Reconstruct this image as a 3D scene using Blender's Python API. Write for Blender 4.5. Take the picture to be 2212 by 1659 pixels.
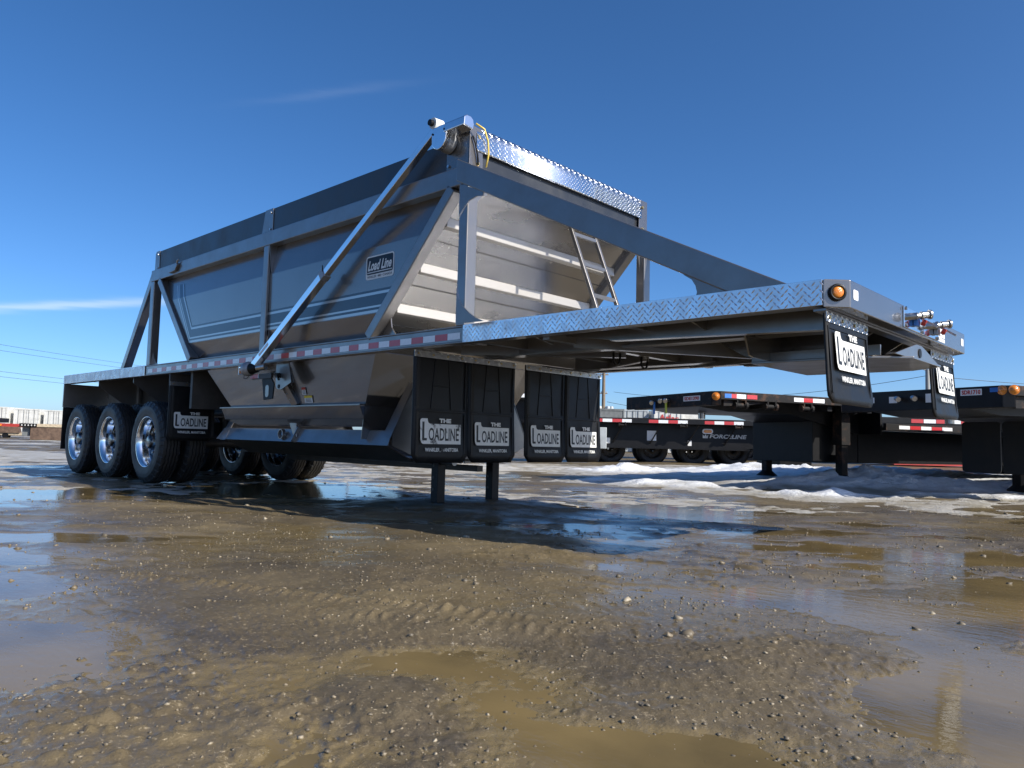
import bpy, bmesh, math, random
import numpy as np
from mathutils import Vector, Matrix

for o in list(bpy.data.objects):
    bpy.data.objects.remove(o)
scene = bpy.context.scene
COL = scene.collection
random.seed(7)
PI = math.pi

# ------------------------------------------------------------------ camera
CAM = Vector((11.9027, -5.2539, 0.6877))
FW = Vector((-0.68485, 0.72482, 0.07495)).normalized()
RT = Vector((0.72792, 0.68521, 0.02488)).normalized()
UP = RT.cross(FW).normalized()
RT = FW.cross(UP).normalized()
cam = bpy.data.cameras.new('camera')
cam.sensor_width = 36.0
cam.lens = 36.0 * 1625.94 / 2212.0
cam.clip_start = 0.05
cam.clip_end = 6000
camo = bpy.data.objects.new('camera', cam)
COL.objects.link(camo)
m = Matrix((RT, UP, -FW)).transposed().to_4x4()
m.translation = CAM
camo.matrix_world = m
scene.camera = camo

# ------------------------------------------------------------------ sky and sun
SUN = Vector((1.70, 0.32, 1.27)).normalized()
SUN_EL = math.asin(SUN.z)
SUN_AZ = math.atan2(SUN.x, SUN.y)
world = bpy.data.worlds.new('World')
scene.world = world
world.use_nodes = True
nt = world.node_tree
bg = nt.nodes['Background']
sky = nt.nodes.new('ShaderNodeTexSky')
sky.sky_type = 'NISHITA'
sky.sun_disc = False
sky.sun_elevation = SUN_EL
sky.sun_rotation = SUN_AZ
sky.altitude = 200
sky.air_density = 0.65
sky.dust_density = 1.1
sky.ozone_density = 5.0
# a few thin wind-drawn cirrus streaks: (centre direction, along, across, half length, half width, strength)
WISPS = [((-0.9587, 0.2485, 0.1385), (0.2693, 0.9497, 0.1601), (0.0917, -0.1908, 0.9773), 0.17, 0.0045, 0.42),
         ((-0.7692, 0.4866, 0.4143), (0.6034, 0.7664, 0.2201), (0.2104, -0.4193, 0.8831), 0.085, 0.0050, 0.04)]
geo = nt.nodes.new('ShaderNodeTexCoord')
def wnode(op, a, b_=None):
    n = nt.nodes.new('ShaderNodeMath'); n.operation = op
    for i, v in enumerate((a, b_)):
        if v is None: continue
        if isinstance(v, (int, float)): n.inputs[i].default_value = v
        else: nt.links.new(v, n.inputs[i])
    return n.outputs[0]
def wdot(vec):
    n = nt.nodes.new('ShaderNodeVectorMath'); n.operation = 'DOT_PRODUCT'
    nt.links.new(geo.outputs['Generated'], n.inputs[0]); n.inputs[1].default_value = vec
    return n.outputs['Value']
tot = None
for c_, t_, n_, hl, hw, st_ in WISPS:
    nz = nt.nodes.new('ShaderNodeTexNoise'); nz.inputs['Scale'].default_value = 9.0; nz.inputs['Detail'].default_value = 6.0
    mapn = nt.nodes.new('ShaderNodeMapping'); mapn.inputs['Scale'].default_value = (1.0, 1.0, 14.0)
    nt.links.new(geo.outputs['Generated'], mapn.inputs['Vector']); nt.links.new(mapn.outputs['Vector'], nz.inputs['Vector'])
    wob = wnode('MULTIPLY', wnode('SUBTRACT', nz.outputs['Fac'], 0.5), hw * 2.2)
    u_ = wnode('DIVIDE', wdot(t_), hl); v_ = wnode('DIVIDE', wnode('ADD', wdot(n_), wob), hw)
    q_ = wnode('ADD', wnode('MULTIPLY', u_, u_), wnode('MULTIPLY', v_, v_))
    g_ = wnode('EXPONENT', wnode('MULTIPLY', q_, -1.0))
    g_ = wnode('MULTIPLY', wnode('MULTIPLY', g_, wnode('GREATER_THAN', wdot(c_), 0.0)), st_)
    tot = g_ if tot is None else wnode('ADD', tot, g_)
mixc = nt.nodes.new('ShaderNodeMix')
mixc.data_type = 'RGBA'
mixc.inputs['B'].default_value = (5.2, 5.8, 6.6, 1)
nt.links.new(tot, mixc.inputs['Factor'])
hs = nt.nodes.new('ShaderNodeHueSaturation')
hs.inputs['Saturation'].default_value = 1.17
nt.links.new(sky.outputs['Color'], hs.inputs['Color'])
nt.links.new(hs.outputs['Color'], mixc.inputs['A'])
nt.links.new(mixc.outputs['Result'], bg.inputs['Color'])
bg.inputs['Strength'].default_value = 0.125

sl = bpy.data.lights.new('sun', 'SUN')
sl.energy = 4.8
sl.angle = math.radians(0.5)
sl.color = (1.0, 0.95, 0.86)
so = bpy.data.objects.new('sun', sl)
so.rotation_euler = SUN.to_track_quat('Z', 'Y').to_euler()
so.location = (0, 0, 30)
COL.objects.link(so)

scene.view_settings.view_transform = 'Standard'
scene.view_settings.look = 'None'
scene.view_settings.exposure = 0.5
scene.view_settings.gamma = 1.0
scene.view_settings.use_curve_mapping = False
scene.render.engine = 'CYCLES'
scene.cycles.max_bounces = 8
scene.cycles.use_denoising = True

# ------------------------------------------------------------------ materials
MAT = {}
def pm(name, col, rough=0.5, metal=0.0, coat=0.0, coat_rough=0.05, var=0.0, vscale=4.0, col2=None,
       bump=0.0, bscale=40.0, spec=0.5, rvar=0.0, thr=(0.35, 0.65), stretch=None, emit=None, alpha=None):
    if name in MAT:
        return MAT[name]
    mt = bpy.data.materials.new(name)
    mt.use_nodes = True
    t = mt.node_tree
    b = t.nodes['Principled BSDF']
    b.inputs['Base Color'].default_value = (*col, 1)
    b.inputs['Roughness'].default_value = rough
    b.inputs['Metallic'].default_value = metal
    b.inputs['Coat Weight'].default_value = coat
    b.inputs['Coat Roughness'].default_value = coat_rough
    b.inputs['Specular IOR Level'].default_value = spec
    if emit:
        b.inputs['Emission Color'].default_value = (*emit[:3], 1)
        b.inputs['Emission Strength'].default_value = emit[3]
    if var or col2 or rvar or bump:
        tc = t.nodes.new('ShaderNodeTexCoord')
        mp = t.nodes.new('ShaderNodeMapping')
        if stretch:
            mp.inputs['Scale'].default_value = stretch
        t.links.new(tc.outputs['Object'], mp.inputs['Vector'])
    if var or col2 or rvar:
        n = t.nodes.new('ShaderNodeTexNoise')
        n.inputs['Scale'].default_value = vscale
        n.inputs['Detail'].default_value = 7
        n.inputs['Roughness'].default_value = 0.62
        t.links.new(mp.outputs['Vector'], n.inputs['Vector'])
        r = t.nodes.new('ShaderNodeMapRange')
        r.inputs['From Min'].default_value = thr[0]
        r.inputs['From Max'].default_value = thr[1]
        t.links.new(n.outputs['Fac'], r.inputs['Value'])
        if var or col2:
            mx = t.nodes.new('ShaderNodeMix')
            mx.data_type = 'RGBA'
            c2 = col2 if col2 else tuple(c * (1 - var) for c in col)
            c1 = col if col2 else tuple(min(1, c * (1 + var)) for c in col)
            mx.inputs['A'].default_value = (*c1, 1)
            mx.inputs['B'].default_value = (*c2, 1)
            t.links.new(r.outputs['Result'], mx.inputs['Factor'])
            t.links.new(mx.outputs['Result'], b.inputs['Base Color'])
        if rvar:
            r2 = t.nodes.new('ShaderNodeMapRange')
            r2.inputs['To Min'].default_value = max(0.0, rough - rvar)
            r2.inputs['To Max'].default_value = rough + rvar
            t.links.new(r.outputs['Result'], r2.inputs['Value'])
            t.links.new(r2.outputs['Result'], b.inputs['Roughness'])
    if bump:
        n2 = t.nodes.new('ShaderNodeTexNoise')
        n2.inputs['Scale'].default_value = bscale
        n2.inputs['Detail'].default_value = 4
        t.links.new(mp.outputs['Vector'], n2.inputs['Vector'])
        bp = t.nodes.new('ShaderNodeBump')
        bp.inputs['Strength'].default_value = 1.0
        bp.inputs['Distance'].default_value = bump
        t.links.new(n2.outputs['Fac'], bp.inputs['Height'])
        t.links.new(bp.outputs['Normal'], b.inputs['Normal'])
    MAT[name] = mt
    return mt

paint = pm('taupe_metallic_paint', (0.200, 0.188, 0.180), 0.27, 0.76, 0.6, 0.05, var=0.05, vscale=3, bump=0.0012, bscale=1.7)
frame_paint = pm('taupe_frame_paint', (0.23, 0.219, 0.212), 0.34, 0.75, 0.5, 0.08, var=0.07, vscale=5, rvar=0.05, bump=0.0003, bscale=9)
stripe_dark = pm('dark_teal_stripe', (0.030, 0.045, 0.060), 0.30, 0.35, 0.5, 0.05)
stripe_light = pm('pale_grey_stripe', (0.46, 0.46, 0.45), 0.32, 0.75, 0.5, 0.05)
lit_slope_paint = pm('taupe_paint_lit_slope', (0.32, 0.30, 0.278), 0.25, 0.88, 0.6, 0.04, var=0.09, vscale=2.2, rvar=0.06, stretch=(1, 0.35, 1), bump=0.0016, bscale=2.4)  # same trailer paint, lightened to carry the bright deck reflection
board = pm('black_poly_board', (0.022, 0.024, 0.028), 0.42, 0, 0.1, 0.3, col2=(0.04, 0.042, 0.046), vscale=3.0, stretch=(1, 1, 0.5), thr=(0.4, 0.75), bump=0.0006, bscale=14, rvar=0.12)
alu = pm('bright_aluminium', (0.80, 0.81, 0.83), 0.30, 1.0, var=0.07, vscale=9, rvar=0.08, bump=0.0002, bscale=60)
cap_alu = pm('cap_aluminium', (0.72, 0.74, 0.77), 0.20, 1.0, var=0.1, vscale=6, rvar=0.04)
disc_alu = pm('dirty_wheel_disc', (0.30, 0.30, 0.30), 0.24, 1.0, col2=(0.04, 0.04, 0.042), vscale=9, thr=(0.42, 0.62), rvar=0.1)
alu_pol = pm('polished_aluminium', (0.86, 0.87, 0.88), 0.10, 1.0, rvar=0.05, vscale=12, var=0.05)
strip_alu = pm('dull_strip_aluminium', (0.42, 0.42, 0.42), 0.34, 1.0, var=0.1, vscale=14)
galv = pm('galvanised_tube', (0.88, 0.89, 0.89), 0.20, 1.0, var=0.06, vscale=5, rvar=0.05, stretch=(1, 1, 1))
galv_dk = pm('cast_grey_housing', (0.30, 0.31, 0.33), 0.45, 0.5, var=0.1, vscale=20)
rubber = pm('tyre_rubber', (0.017, 0.017, 0.018), 0.62, 0, col2=(0.028, 0.026, 0.024), thr=(0.48, 0.8), vscale=7, rvar=0.12, bump=0.0006, bscale=120)
flapm = pm('flap_rubber', (0.006, 0.0065, 0.008), 0.55, 0, spec=0.28, col2=(0.017, 0.0165, 0.016), vscale=4, thr=(0.45, 0.8), rvar=0.12, bump=0.0007, bscale=30)
white_print = pm('white_print', (0.74, 0.74, 0.71), 0.5, var=0.06, vscale=15)
worn_print = pm('worn_white_print', (0.72, 0.72, 0.69), 0.5, col2=(0.04, 0.04, 0.04), vscale=11, thr=(0.56, 0.66))
black_print = pm('black_print', (0.014, 0.015, 0.017), 0.45)
navy_print = pm('navy_print', (0.010, 0.018, 0.032), 0.4, spec=0.25)
tape_w = pm('white_reflective_tape', (0.78, 0.79, 0.80), 0.30, coat=0.5, var=0.05, vscale=30)
tape_r = pm('red_reflective_tape', (0.50, 0.035, 0.04), 0.30, coat=0.5, var=0.08, vscale=30)
dark_in = pm('dark_underframe', (0.055, 0.05, 0.046), 0.5, 0.2, var=0.2, vscale=6)
black_steel = pm('black_steel', (0.007, 0.007, 0.008), 0.48, 0.0, spec=0.25, var=0.25, vscale=10)
amber = pm('amber_lens', (0.72, 0.22, 0.015), 0.16, coat=0.8, bump=0.002, bscale=180)
red_lens = pm('red_lens', (0.42, 0.02, 0.02), 0.2, coat=0.8)
steel = pm('zinc_steel', (0.46, 0.46, 0.46), 0.30, 1.0, var=0.08, vscale=40)
brass = pm('brass_bolt', (0.62, 0.47, 0.22), 0.32, 1.0)
yellow = pm('yellow_cable', (0.72, 0.52, 0.10), 0.4)
red_plastic = pm('red_rubber_seal', (0.5, 0.04, 0.03), 0.5)
blue_plastic = pm('blue_tag', (0.03, 0.16, 0.5), 0.5)
ypl = pm('yellow_green_tag', (0.5, 0.55, 0.04), 0.5)
sticker_w = pm('white_sticker', (0.75, 0.75, 0.74), 0.4)
sticker_y = pm('yellow_sticker', (0.75, 0.55, 0.03), 0.4)
rust = pm('rusty_black_steel', (0.010, 0.009, 0.009), 0.65, 0.0, spec=0.25, col2=(0.10, 0.05, 0.028), vscale=7, thr=(0.52, 0.75), bump=0.001, bscale=40)
brown_rust = pm('brown_steel', (0.17, 0.11, 0.075), 0.65, 0.1, col2=(0.08, 0.05, 0.035), vscale=5, bump=0.002, bscale=25)
black_gloss = pm('black_trailer_paint', (0.006, 0.006, 0.007), 0.45, 0.0, 0.03, 0.2, spec=0.3, var=0.3, vscale=6)
cont_w = pm('dirty_white_panel', (0.66, 0.66, 0.63), 0.55, 0, col2=(0.40, 0.39, 0.36), vscale=2.2, thr=(0.42, 0.75))
cont_g = pm('silver_grey_panel', (0.42, 0.45, 0.46), 0.5, 0.1, var=0.15, vscale=2)
cont_dk = pm('dull_grey_panel', (0.16, 0.17, 0.17), 0.6, 0.1, var=0.2, vscale=3)
cont_red = pm('red_panel', (0.40, 0.04, 0.03), 0.5, 0, var=0.2, vscale=3)
wood = pm('weathered_pole_wood', (0.20, 0.155, 0.11), 0.8, var=0.25, vscale=8, stretch=(6, 6, 0.6))
deckwood = pm('pale_deck_plank', (0.45, 0.37, 0.26), 0.75, var=0.25, vscale=9)
wire = pm('dark_wire', (0.03, 0.03, 0.035), 0.5)
concrete = pm('grey_metal_pole', (0.30, 0.30, 0.29), 0.6, var=0.1)
atlas_red = pm('faded_red_lettering', (0.50, 0.06, 0.05), 0.5)

# tread plate for the top of the front deck (pattern too flat to see edge-on from here, fine relief only)
def tread_material():
    mt = pm('tread_deck_plate', (0.74, 0.75, 0.77), 0.26, 1.0)
    t = mt.node_tree; b = t.nodes['Principled BSDF']
    tc = t.nodes.new('ShaderNodeTexCoord')
    vor = t.nodes.new('ShaderNodeTexWave'); vor.inputs['Scale'].default_value = 9; vor.inputs['Distortion'].default_value = 0
    mp = t.nodes.new('ShaderNodeMapping'); mp.inputs['Rotation'].default_value = (0, 0, PI / 4)
    w2 = t.nodes.new('ShaderNodeTexWave'); w2.inputs['Scale'].default_value = 9
    mp2 = t.nodes.new('ShaderNodeMapping'); mp2.inputs['Rotation'].default_value = (0, 0, -PI / 4)
    mul = t.nodes.new('ShaderNodeMath'); mul.operation = 'MULTIPLY'
    bp = t.nodes.new('ShaderNodeBump'); bp.inputs['Distance'].default_value = 0.006
    for a, bb in ((mp, vor), (mp2, w2)):
        t.links.new(tc.outputs['Object'], a.inputs['Vector']); t.links.new(a.outputs['Vector'], bb.inputs['Vector'])
    t.links.new(vor.outputs['Fac'], mul.inputs[0]); t.links.new(w2.outputs['Fac'], mul.inputs[1])
    t.links.new(mul.outputs[0], bp.inputs['Height']); t.links.new(bp.outputs['Normal'], b.inputs['Normal'])
    return mt
tread_deck = tread_material()

# ------------------------------------------------------------------ mesh helpers
class MB:
    def __init__(s):
        s.v = []; s.f = []
    def add(s, vs, fs):
        n = len(s.v)
        s.v += [tuple(x) for x in vs]
        s.f += [tuple(i + n for i in f) for f in fs]
        return s
    def box(s, x0, x1, y0, y1, z0, z1):
        vs = [(x0, y0, z0), (x1, y0, z0), (x1, y1, z0), (x0, y1, z0), (x0, y0, z1), (x1, y0, z1), (x1, y1, z1), (x0, y1, z1)]
        return s.add(vs, [(0, 3, 2, 1), (4, 5, 6, 7), (0, 1, 5, 4), (1, 2, 6, 5), (2, 3, 7, 6), (3, 0, 4, 7)])
    def prism(s, poly, axis, a, b):
        """poly = 2D points on the two other axes (in xyz order), extruded along axis from a to b"""
        n = len(poly)
        def P(q, t):
            return {'x': (t, q[0], q[1]), 'y': (q[0], t, q[1]), 'z': (q[0], q[1], t)}[axis]
        vs = [P(q, a) for q in poly] + [P(q, b) for q in poly]
        fs = [tuple(range(n)), tuple(range(2 * n - 1, n - 1, -1))]
        fs += [(i, i + n, (i + 1) % n + n, (i + 1) % n) for i in range(n)]
        return s.add(vs, fs)
    def bar(s, p0, p1, w, h, up=(0, 0, 1)):
        """rectangular beam: w across, h along 'up'"""
        p0 = Vector(p0); p1 = Vector(p1); d = (p1 - p0).normalized()
        sd = d.cross(Vector(up)).normalized(); u = sd.cross(d).normalized()
        vs = []
        for p in (p0, p1):
            for a, b in ((-1, -1), (1, -1), (1, 1), (-1, 1)):
                vs.append(p + sd * a * w / 2 + u * b * h / 2)
        return s.add(vs, [(3, 2, 1, 0), (4, 5, 6, 7), (0, 1, 5, 4), (1, 2, 6, 5), (2, 3, 7, 6), (3, 0, 4, 7)])
    def tube(s, p0, p1, r, seg=12, r1=None):
        p0 = Vector(p0); p1 = Vector(p1); d = (p1 - p0).normalized()
        a = d.orthogonal().normalized(); b = d.cross(a)
        r1 = r if r1 is None else r1
        vs = []
        for p, q in ((p0, r), (p1, r1)):
            for i in range(seg):
                t = 2 * PI * i / seg
                vs.append(p + (a * math.cos(t) + b * math.sin(t)) * q)
        fs = [tuple(range(seg - 1, -1, -1)), tuple(range(seg, 2 * seg))]
        fs += [(i, (i + 1) % seg, (i + 1) % seg + seg, i + seg) for i in range(seg)]
        return s.add(vs, fs)
    def path(s, pts, r, seg=8):
        pts = [Vector(p) for p in pts]
        rings = []
        a = None
        for i, p in enumerate(pts):
            d = (pts[min(i + 1, len(pts) - 1)] - pts[max(i - 1, 0)]).normalized()
            a = d.orthogonal().normalized() if a is None else (a - d * a.dot(d)).normalized()
            b = d.cross(a)
            rings.append([p + (a * math.cos(2 * PI * k / seg) + b * math.sin(2 * PI * k / seg)) * r for k in range(seg)])
        vs = [v for q in rings for v in q]
        fs = []
        for i in range(len(pts) - 1):
            for k in range(seg):
                fs.append((i * seg + k, i * seg + (k + 1) % seg, (i + 1) * seg + (k + 1) % seg, (i + 1) * seg + k))
        fs += [tuple(range(seg - 1, -1, -1)), tuple(range((len(pts) - 1) * seg, len(pts) * seg))]
        return s.add(vs, fs)
    def lathe(s, prof, c, seg=40, axis='y', closed=False):
        """prof = [(r, t)], revolved about the axis through c; t runs along the axis"""
        n = len(prof); vs = []
        for i in range(seg):
            t = 2 * PI * i / seg; cs, sn = math.cos(t), math.sin(t)
            for r, q in prof:
                if axis == 'y': vs.append((c[0] + r * cs, c[1] + q, c[2] + r * sn))
                elif axis == 'x': vs.append((c[0] + q, c[1] + r * cs, c[2] + r * sn))
                else: vs.append((c[0] + r * cs, c[1] + r * sn, c[2] + q))
        fs = []
        for i in range(seg):
            j = (i + 1) % seg
            for k in range(n - 1 + (1 if closed else 0)):
                k2 = (k + 1) % n
                fs.append((i * n + k, j * n + k, j * n + k2, i * n + k2))
        return s.add(vs, fs)
    def quadstrip(s, a, b):
        n = len(a)
        return s.add(list(a) + list(b), [(i, i + 1, n + i + 1, n + i) for i in range(n - 1)])
    def build(s, name, mat, parent=None, smooth=False, bevel=0.0, kind=None, solid=0.0, label=None):
        me = bpy.data.meshes.new(name)
        me.from_pydata(s.v, [], s.f)
        bm = bmesh.new(); bm.from_mesh(me)
        bmesh.ops.recalc_face_normals(bm, faces=bm.faces)
        bm.to_mesh(me); bm.free()
        me.materials.append(mat)
        if smooth:
            me.polygons.foreach_set('use_smooth', [True] * len(me.polygons))
        o = bpy.data.objects.new(name, me)
        COL.objects.link(o)
        o.parent = parent
        if solid:
            q = o.modifiers.new('solid', 'SOLIDIFY'); q.thickness = solid; q.offset = 0
        if bevel:
            q = o.modifiers.new('bevel', 'BEVEL'); q.width = bevel; q.segments = 2; q.limit_method = 'ANGLE'; q.angle_limit = math.radians(40)
        if smooth == 'auto':
            q = o.modifiers.new('split', 'EDGE_SPLIT'); q.split_angle = math.radians(35)
        if kind: o['kind'] = kind
        if label: o['label'] = label
        return o

def mesh_obj(name, me, parent=None, loc=(0, 0, 0), rot=(0, 0, 0)):
    o = bpy.data.objects.new(name, me); COL.objects.link(o); o.parent = parent
    o.location = loc; o.rotation_euler = rot
    return o

def thing(name, label, cat, loc=(0, 0, 0), rz=0.0, group=None):
    o = bpy.data.objects.new(name, None); COL.objects.link(o)
    o.empty_display_size = 0.3
    o.location = loc; o.rotation_euler = (0, 0, rz)
    o['label'] = label; o['category'] = cat
    if group: o['group'] = group
    return o
def tag(o, label, cat, group=None, kind=None):
    if label: o['label'] = label
    if cat: o['category'] = cat
    if group: o['group'] = group
    if kind: o['kind'] = kind
    return o

_txt = {}
def text_on(name, s, O, U, V, rect, mat, parent, bold=0.02, shear=0.0):
    """lettering fitted to rect=(u0,u1,v0,v1) on the plane O + u*U + v*V"""
    key = (s, bold, shear)
    if key not in _txt:
        cu = bpy.data.curves.new('lettering', 'FONT')
        cu.body = s; cu.offset = bold; cu.shear = shear; cu.resolution_u = 3
        to = bpy.data.objects.new('lettering', cu); COL.objects.link(to)
        bpy.context.view_layer.update()
        dg = bpy.context.evaluated_depsgraph_get()
        me = to.evaluated_get(dg).to_mesh()
        vs = [tuple(v.co) for v in me.vertices]; fs = [tuple(p.vertices) for p in me.polygons]
        to.evaluated_get(dg).to_mesh_clear()
        bpy.data.objects.remove(to); bpy.data.curves.remove(cu)
        _txt[key] = (vs, fs)
    vs, fs = _txt[key]
    x0 = min(v[0] for v in vs); x1 = max(v[0] for v in vs); y0 = min(v[1] for v in vs); y1 = max(v[1] for v in vs)
    O = Vector(O); U = Vector(U); V = Vector(V); u0, u1, v0, v1 = rect
    out = [O + U * (u0 + (v[0] - x0) / (x1 - x0) * (u1 - u0)) + V * (v0 + (v[1] - y0) / (y1 - y0) * (v1 - v0)) for v in vs]
    me = bpy.data.meshes.new(name); me.from_pydata([tuple(v) for v in out], [], fs); me.materials.append(mat)
    o = bpy.data.objects.new(name, me); COL.objects.link(o); o.parent = parent
    return o
def rounded(x0, x1, y0, y1, r, n=5):
    pts = []
    for cx, cy, a in ((x1 - r, y0 + r, -PI / 2), (x1 - r, y1 - r, 0), (x0 + r, y1 - r, PI / 2), (x0 + r, y0 + r, PI)):
        for i in range(n + 1):
            t = a + PI / 2 * i / n
            pts.append((cx + r * math.cos(t), cy + r * math.sin(t)))
    return pts
def face_on(name, poly, O, U, V, mat, parent):
    O = Vector(O); U = Vector(U); V = Vector(V)
    me = bpy.data.meshes.new(name)
    me.from_pydata([tuple(O + U * a + V * b) for a, b in poly], [], [tuple(range(len(poly)))])
    me.materials.append(mat)
    o = bpy.data.objects.new(name, me); COL.objects.link(o); o.parent = parent
    return o


# ------------------------------------------------------------------ ground, water, snow
def hsh(ix, iy, seed):
    n = (ix.astype(np.int64) * 374761393 + iy.astype(np.int64) * 668265263 + seed * 974711) & 0xffffffff
    n = ((n ^ (n >> 13)) * 1274126177) & 0xffffffff
    n = n ^ (n >> 16)
    return (n & 0xffffff) / float(0xffffff)
def vnoise(x, y, seed=0):
    ix = np.floor(x); iy = np.floor(y); fx = x - ix; fy = y - iy
    fx = fx * fx * fx * (fx * (fx * 6 - 15) + 10); fy = fy * fy * fy * (fy * (fy * 6 - 15) + 10)
    a = hsh(ix, iy, seed); b = hsh(ix + 1, iy, seed); c = hsh(ix, iy + 1, seed); d = hsh(ix + 1, iy + 1, seed)
    return (a + (b - a) * fx + (c - a) * fy + (a - b - c + d) * fx * fy) * 2 - 1
def rot(x, y, t):
    return x * math.cos(t) - y * math.sin(t), x * math.sin(t) + y * math.cos(t)
def sstep(a, b, x):
    t = np.clip((x - a) / (b - a), 0, 1)
    return t * t * (3 - 2 * t)
RH = np.array([0.7285, 0.6857]); FH = np.array([-0.6868, 0.7268])     # compass directions used to lay the yard out
def rd(x, y):
    dx = x - 11.9027; dy = y + 5.2539
    return dx * RH[0] + dy * RH[1], dx * FH[0] + dy * FH[1]
def plan(r, d):
    return 11.9027 + r * RH[0] + d * FH[0], -5.2539 + r * RH[1] + d * FH[1]

# hollows (puddles) and humps of the yard: x, y, half sizes, height in metres
BLOBS = [(10.49, -3.69, 0.15, 0.13, -0.03), (10.79, -3.75, 0.15, 0.1, -0.03), (10.18, -3.6, 0.17, 0.12, -0.025), (10.03, -3.82, 0.16, 0.09, -0.02), (10.0, -4.12, 0.19, 0.12, -0.02),
    (10.33, -4.28, 0.06, 0.16, -0.03), (10.48, -4.24, 0.07, 0.08, -0.025), (11.04, -3.65, 0.13, 0.08, -0.03), (11.26, -3.01, 0.15, 0.21, -0.04), (11.48, -3.09, 0.09, 0.31, -0.045),
    (11.35, -2.57, 0.18, 0.19, -0.04), (10.32, -1.84, 0.38, 0.17, -0.03), (10.78, -1.81, 0.34, 0.19, -0.04), (11.19, -1.93, 0.25, 0.21, -0.04), (9.82, -1.59, 0.31, 0.15, -0.025),
    (10.52, -2.88, 0.1, 0.08, -0.015), (10.07, 0.13, 0.64, 0.25, -0.03), (10.94, -0.73, 0.37, 0.26, -0.035), (7.6, 1.83, 0.72, 0.59, -0.025), (9.06, -0.87, 0.29, 0.19, -0.02),
    (9.37, -1.81, 0.24, 0.14, -0.02), (3.21, -3.04, 0.36, 0.85, -0.03), (6.07, -3.81, 0.26, 0.48, -0.03), (8.0, -4.24, 0.22, 0.24, -0.028), (8.73, -4.34, 0.17, 0.16, -0.025),
    (9.31, -4.56, 0.18, 0.19, -0.02), (7.16, -4.03, 0.21, 0.22, -0.03), (3.31, -0.23, 0.69, 0.67, -0.03), (5.2, -0.02, 0.79, 0.63, -0.03), (7.59, -0.56, 0.44, 0.29, -0.03),
    (8.18, -0.27, 0.24, 0.27, -0.02), (6.59, -0.27, 0.27, 0.23, -0.02), (10.18, -4.03, 0.08, 0.1, 0.02), (10.41, -4.08, 0.06, 0.08, 0.015), (10.8, -3.65, 0.16, 0.09, 0.022),
    (10.66, -3.06, 0.24, 0.16, 0.02), (11.01, -2.66, 0.2, 0.12, 0.02), (9.89, -3.46, 0.18, 0.08, 0.02), (10.15, -4.44, 0.17, 0.15, 0.012), (10.05, -3.02, 0.11, 0.11, 0.015),
    (9.19, -3.68, 0.11, 0.08, 0.012), (9.48, -3.46, 0.21, 0.08, 0.012), (9.92, -4.61, 0.16, 0.13, 0.006), (10.95, -3.19, 0.16, 0.11, 0.015)]
def low_ground(x, y):
    z = np.full_like(x, 0.011)
    r, d = rd(x, y)
    for bx, by, sr, sd, am in BLOBS:
        br, bd = rd(bx, by)
        q = ((r - br) / (sr * 1.1)) ** 2 + ((d - bd) / (sd * 1.1)) ** 2
        z += (0.45 if am < 0 else 0.75) * am * np.exp(-0.5 * q)
    z += 0.085 * np.exp(-0.5 * (((x - 6.35) / 0.75) ** 2 + ((y - 0.15) / 0.75) ** 2))        # hump the legs stand on
    z -= 0.0085 * sstep(-2.0, 0.0, x) * sstep(10.0, 8.8, x) * sstep(-1.6, -0.9, y) * sstep(2.4, 1.4, y)   # trodden hollow under the trailer
    z += 0.06 * sstep(10.5, 14.0, d) * sstep(2.0, 5.0, r)                                   # yard rises to the parked row
    z += 0.03 * sstep(14, 19, d)
    z -= 0.005 * sstep(3.2, 4.5, d) * sstep(9.5, 7.5, d) * sstep(-0.5, 1.0, r) + 0.004 * sstep(4.2, 5.5, d) * sstep(10.5, 8.5, d) * sstep(-3.0, -4.5, r)
    return z
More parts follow.
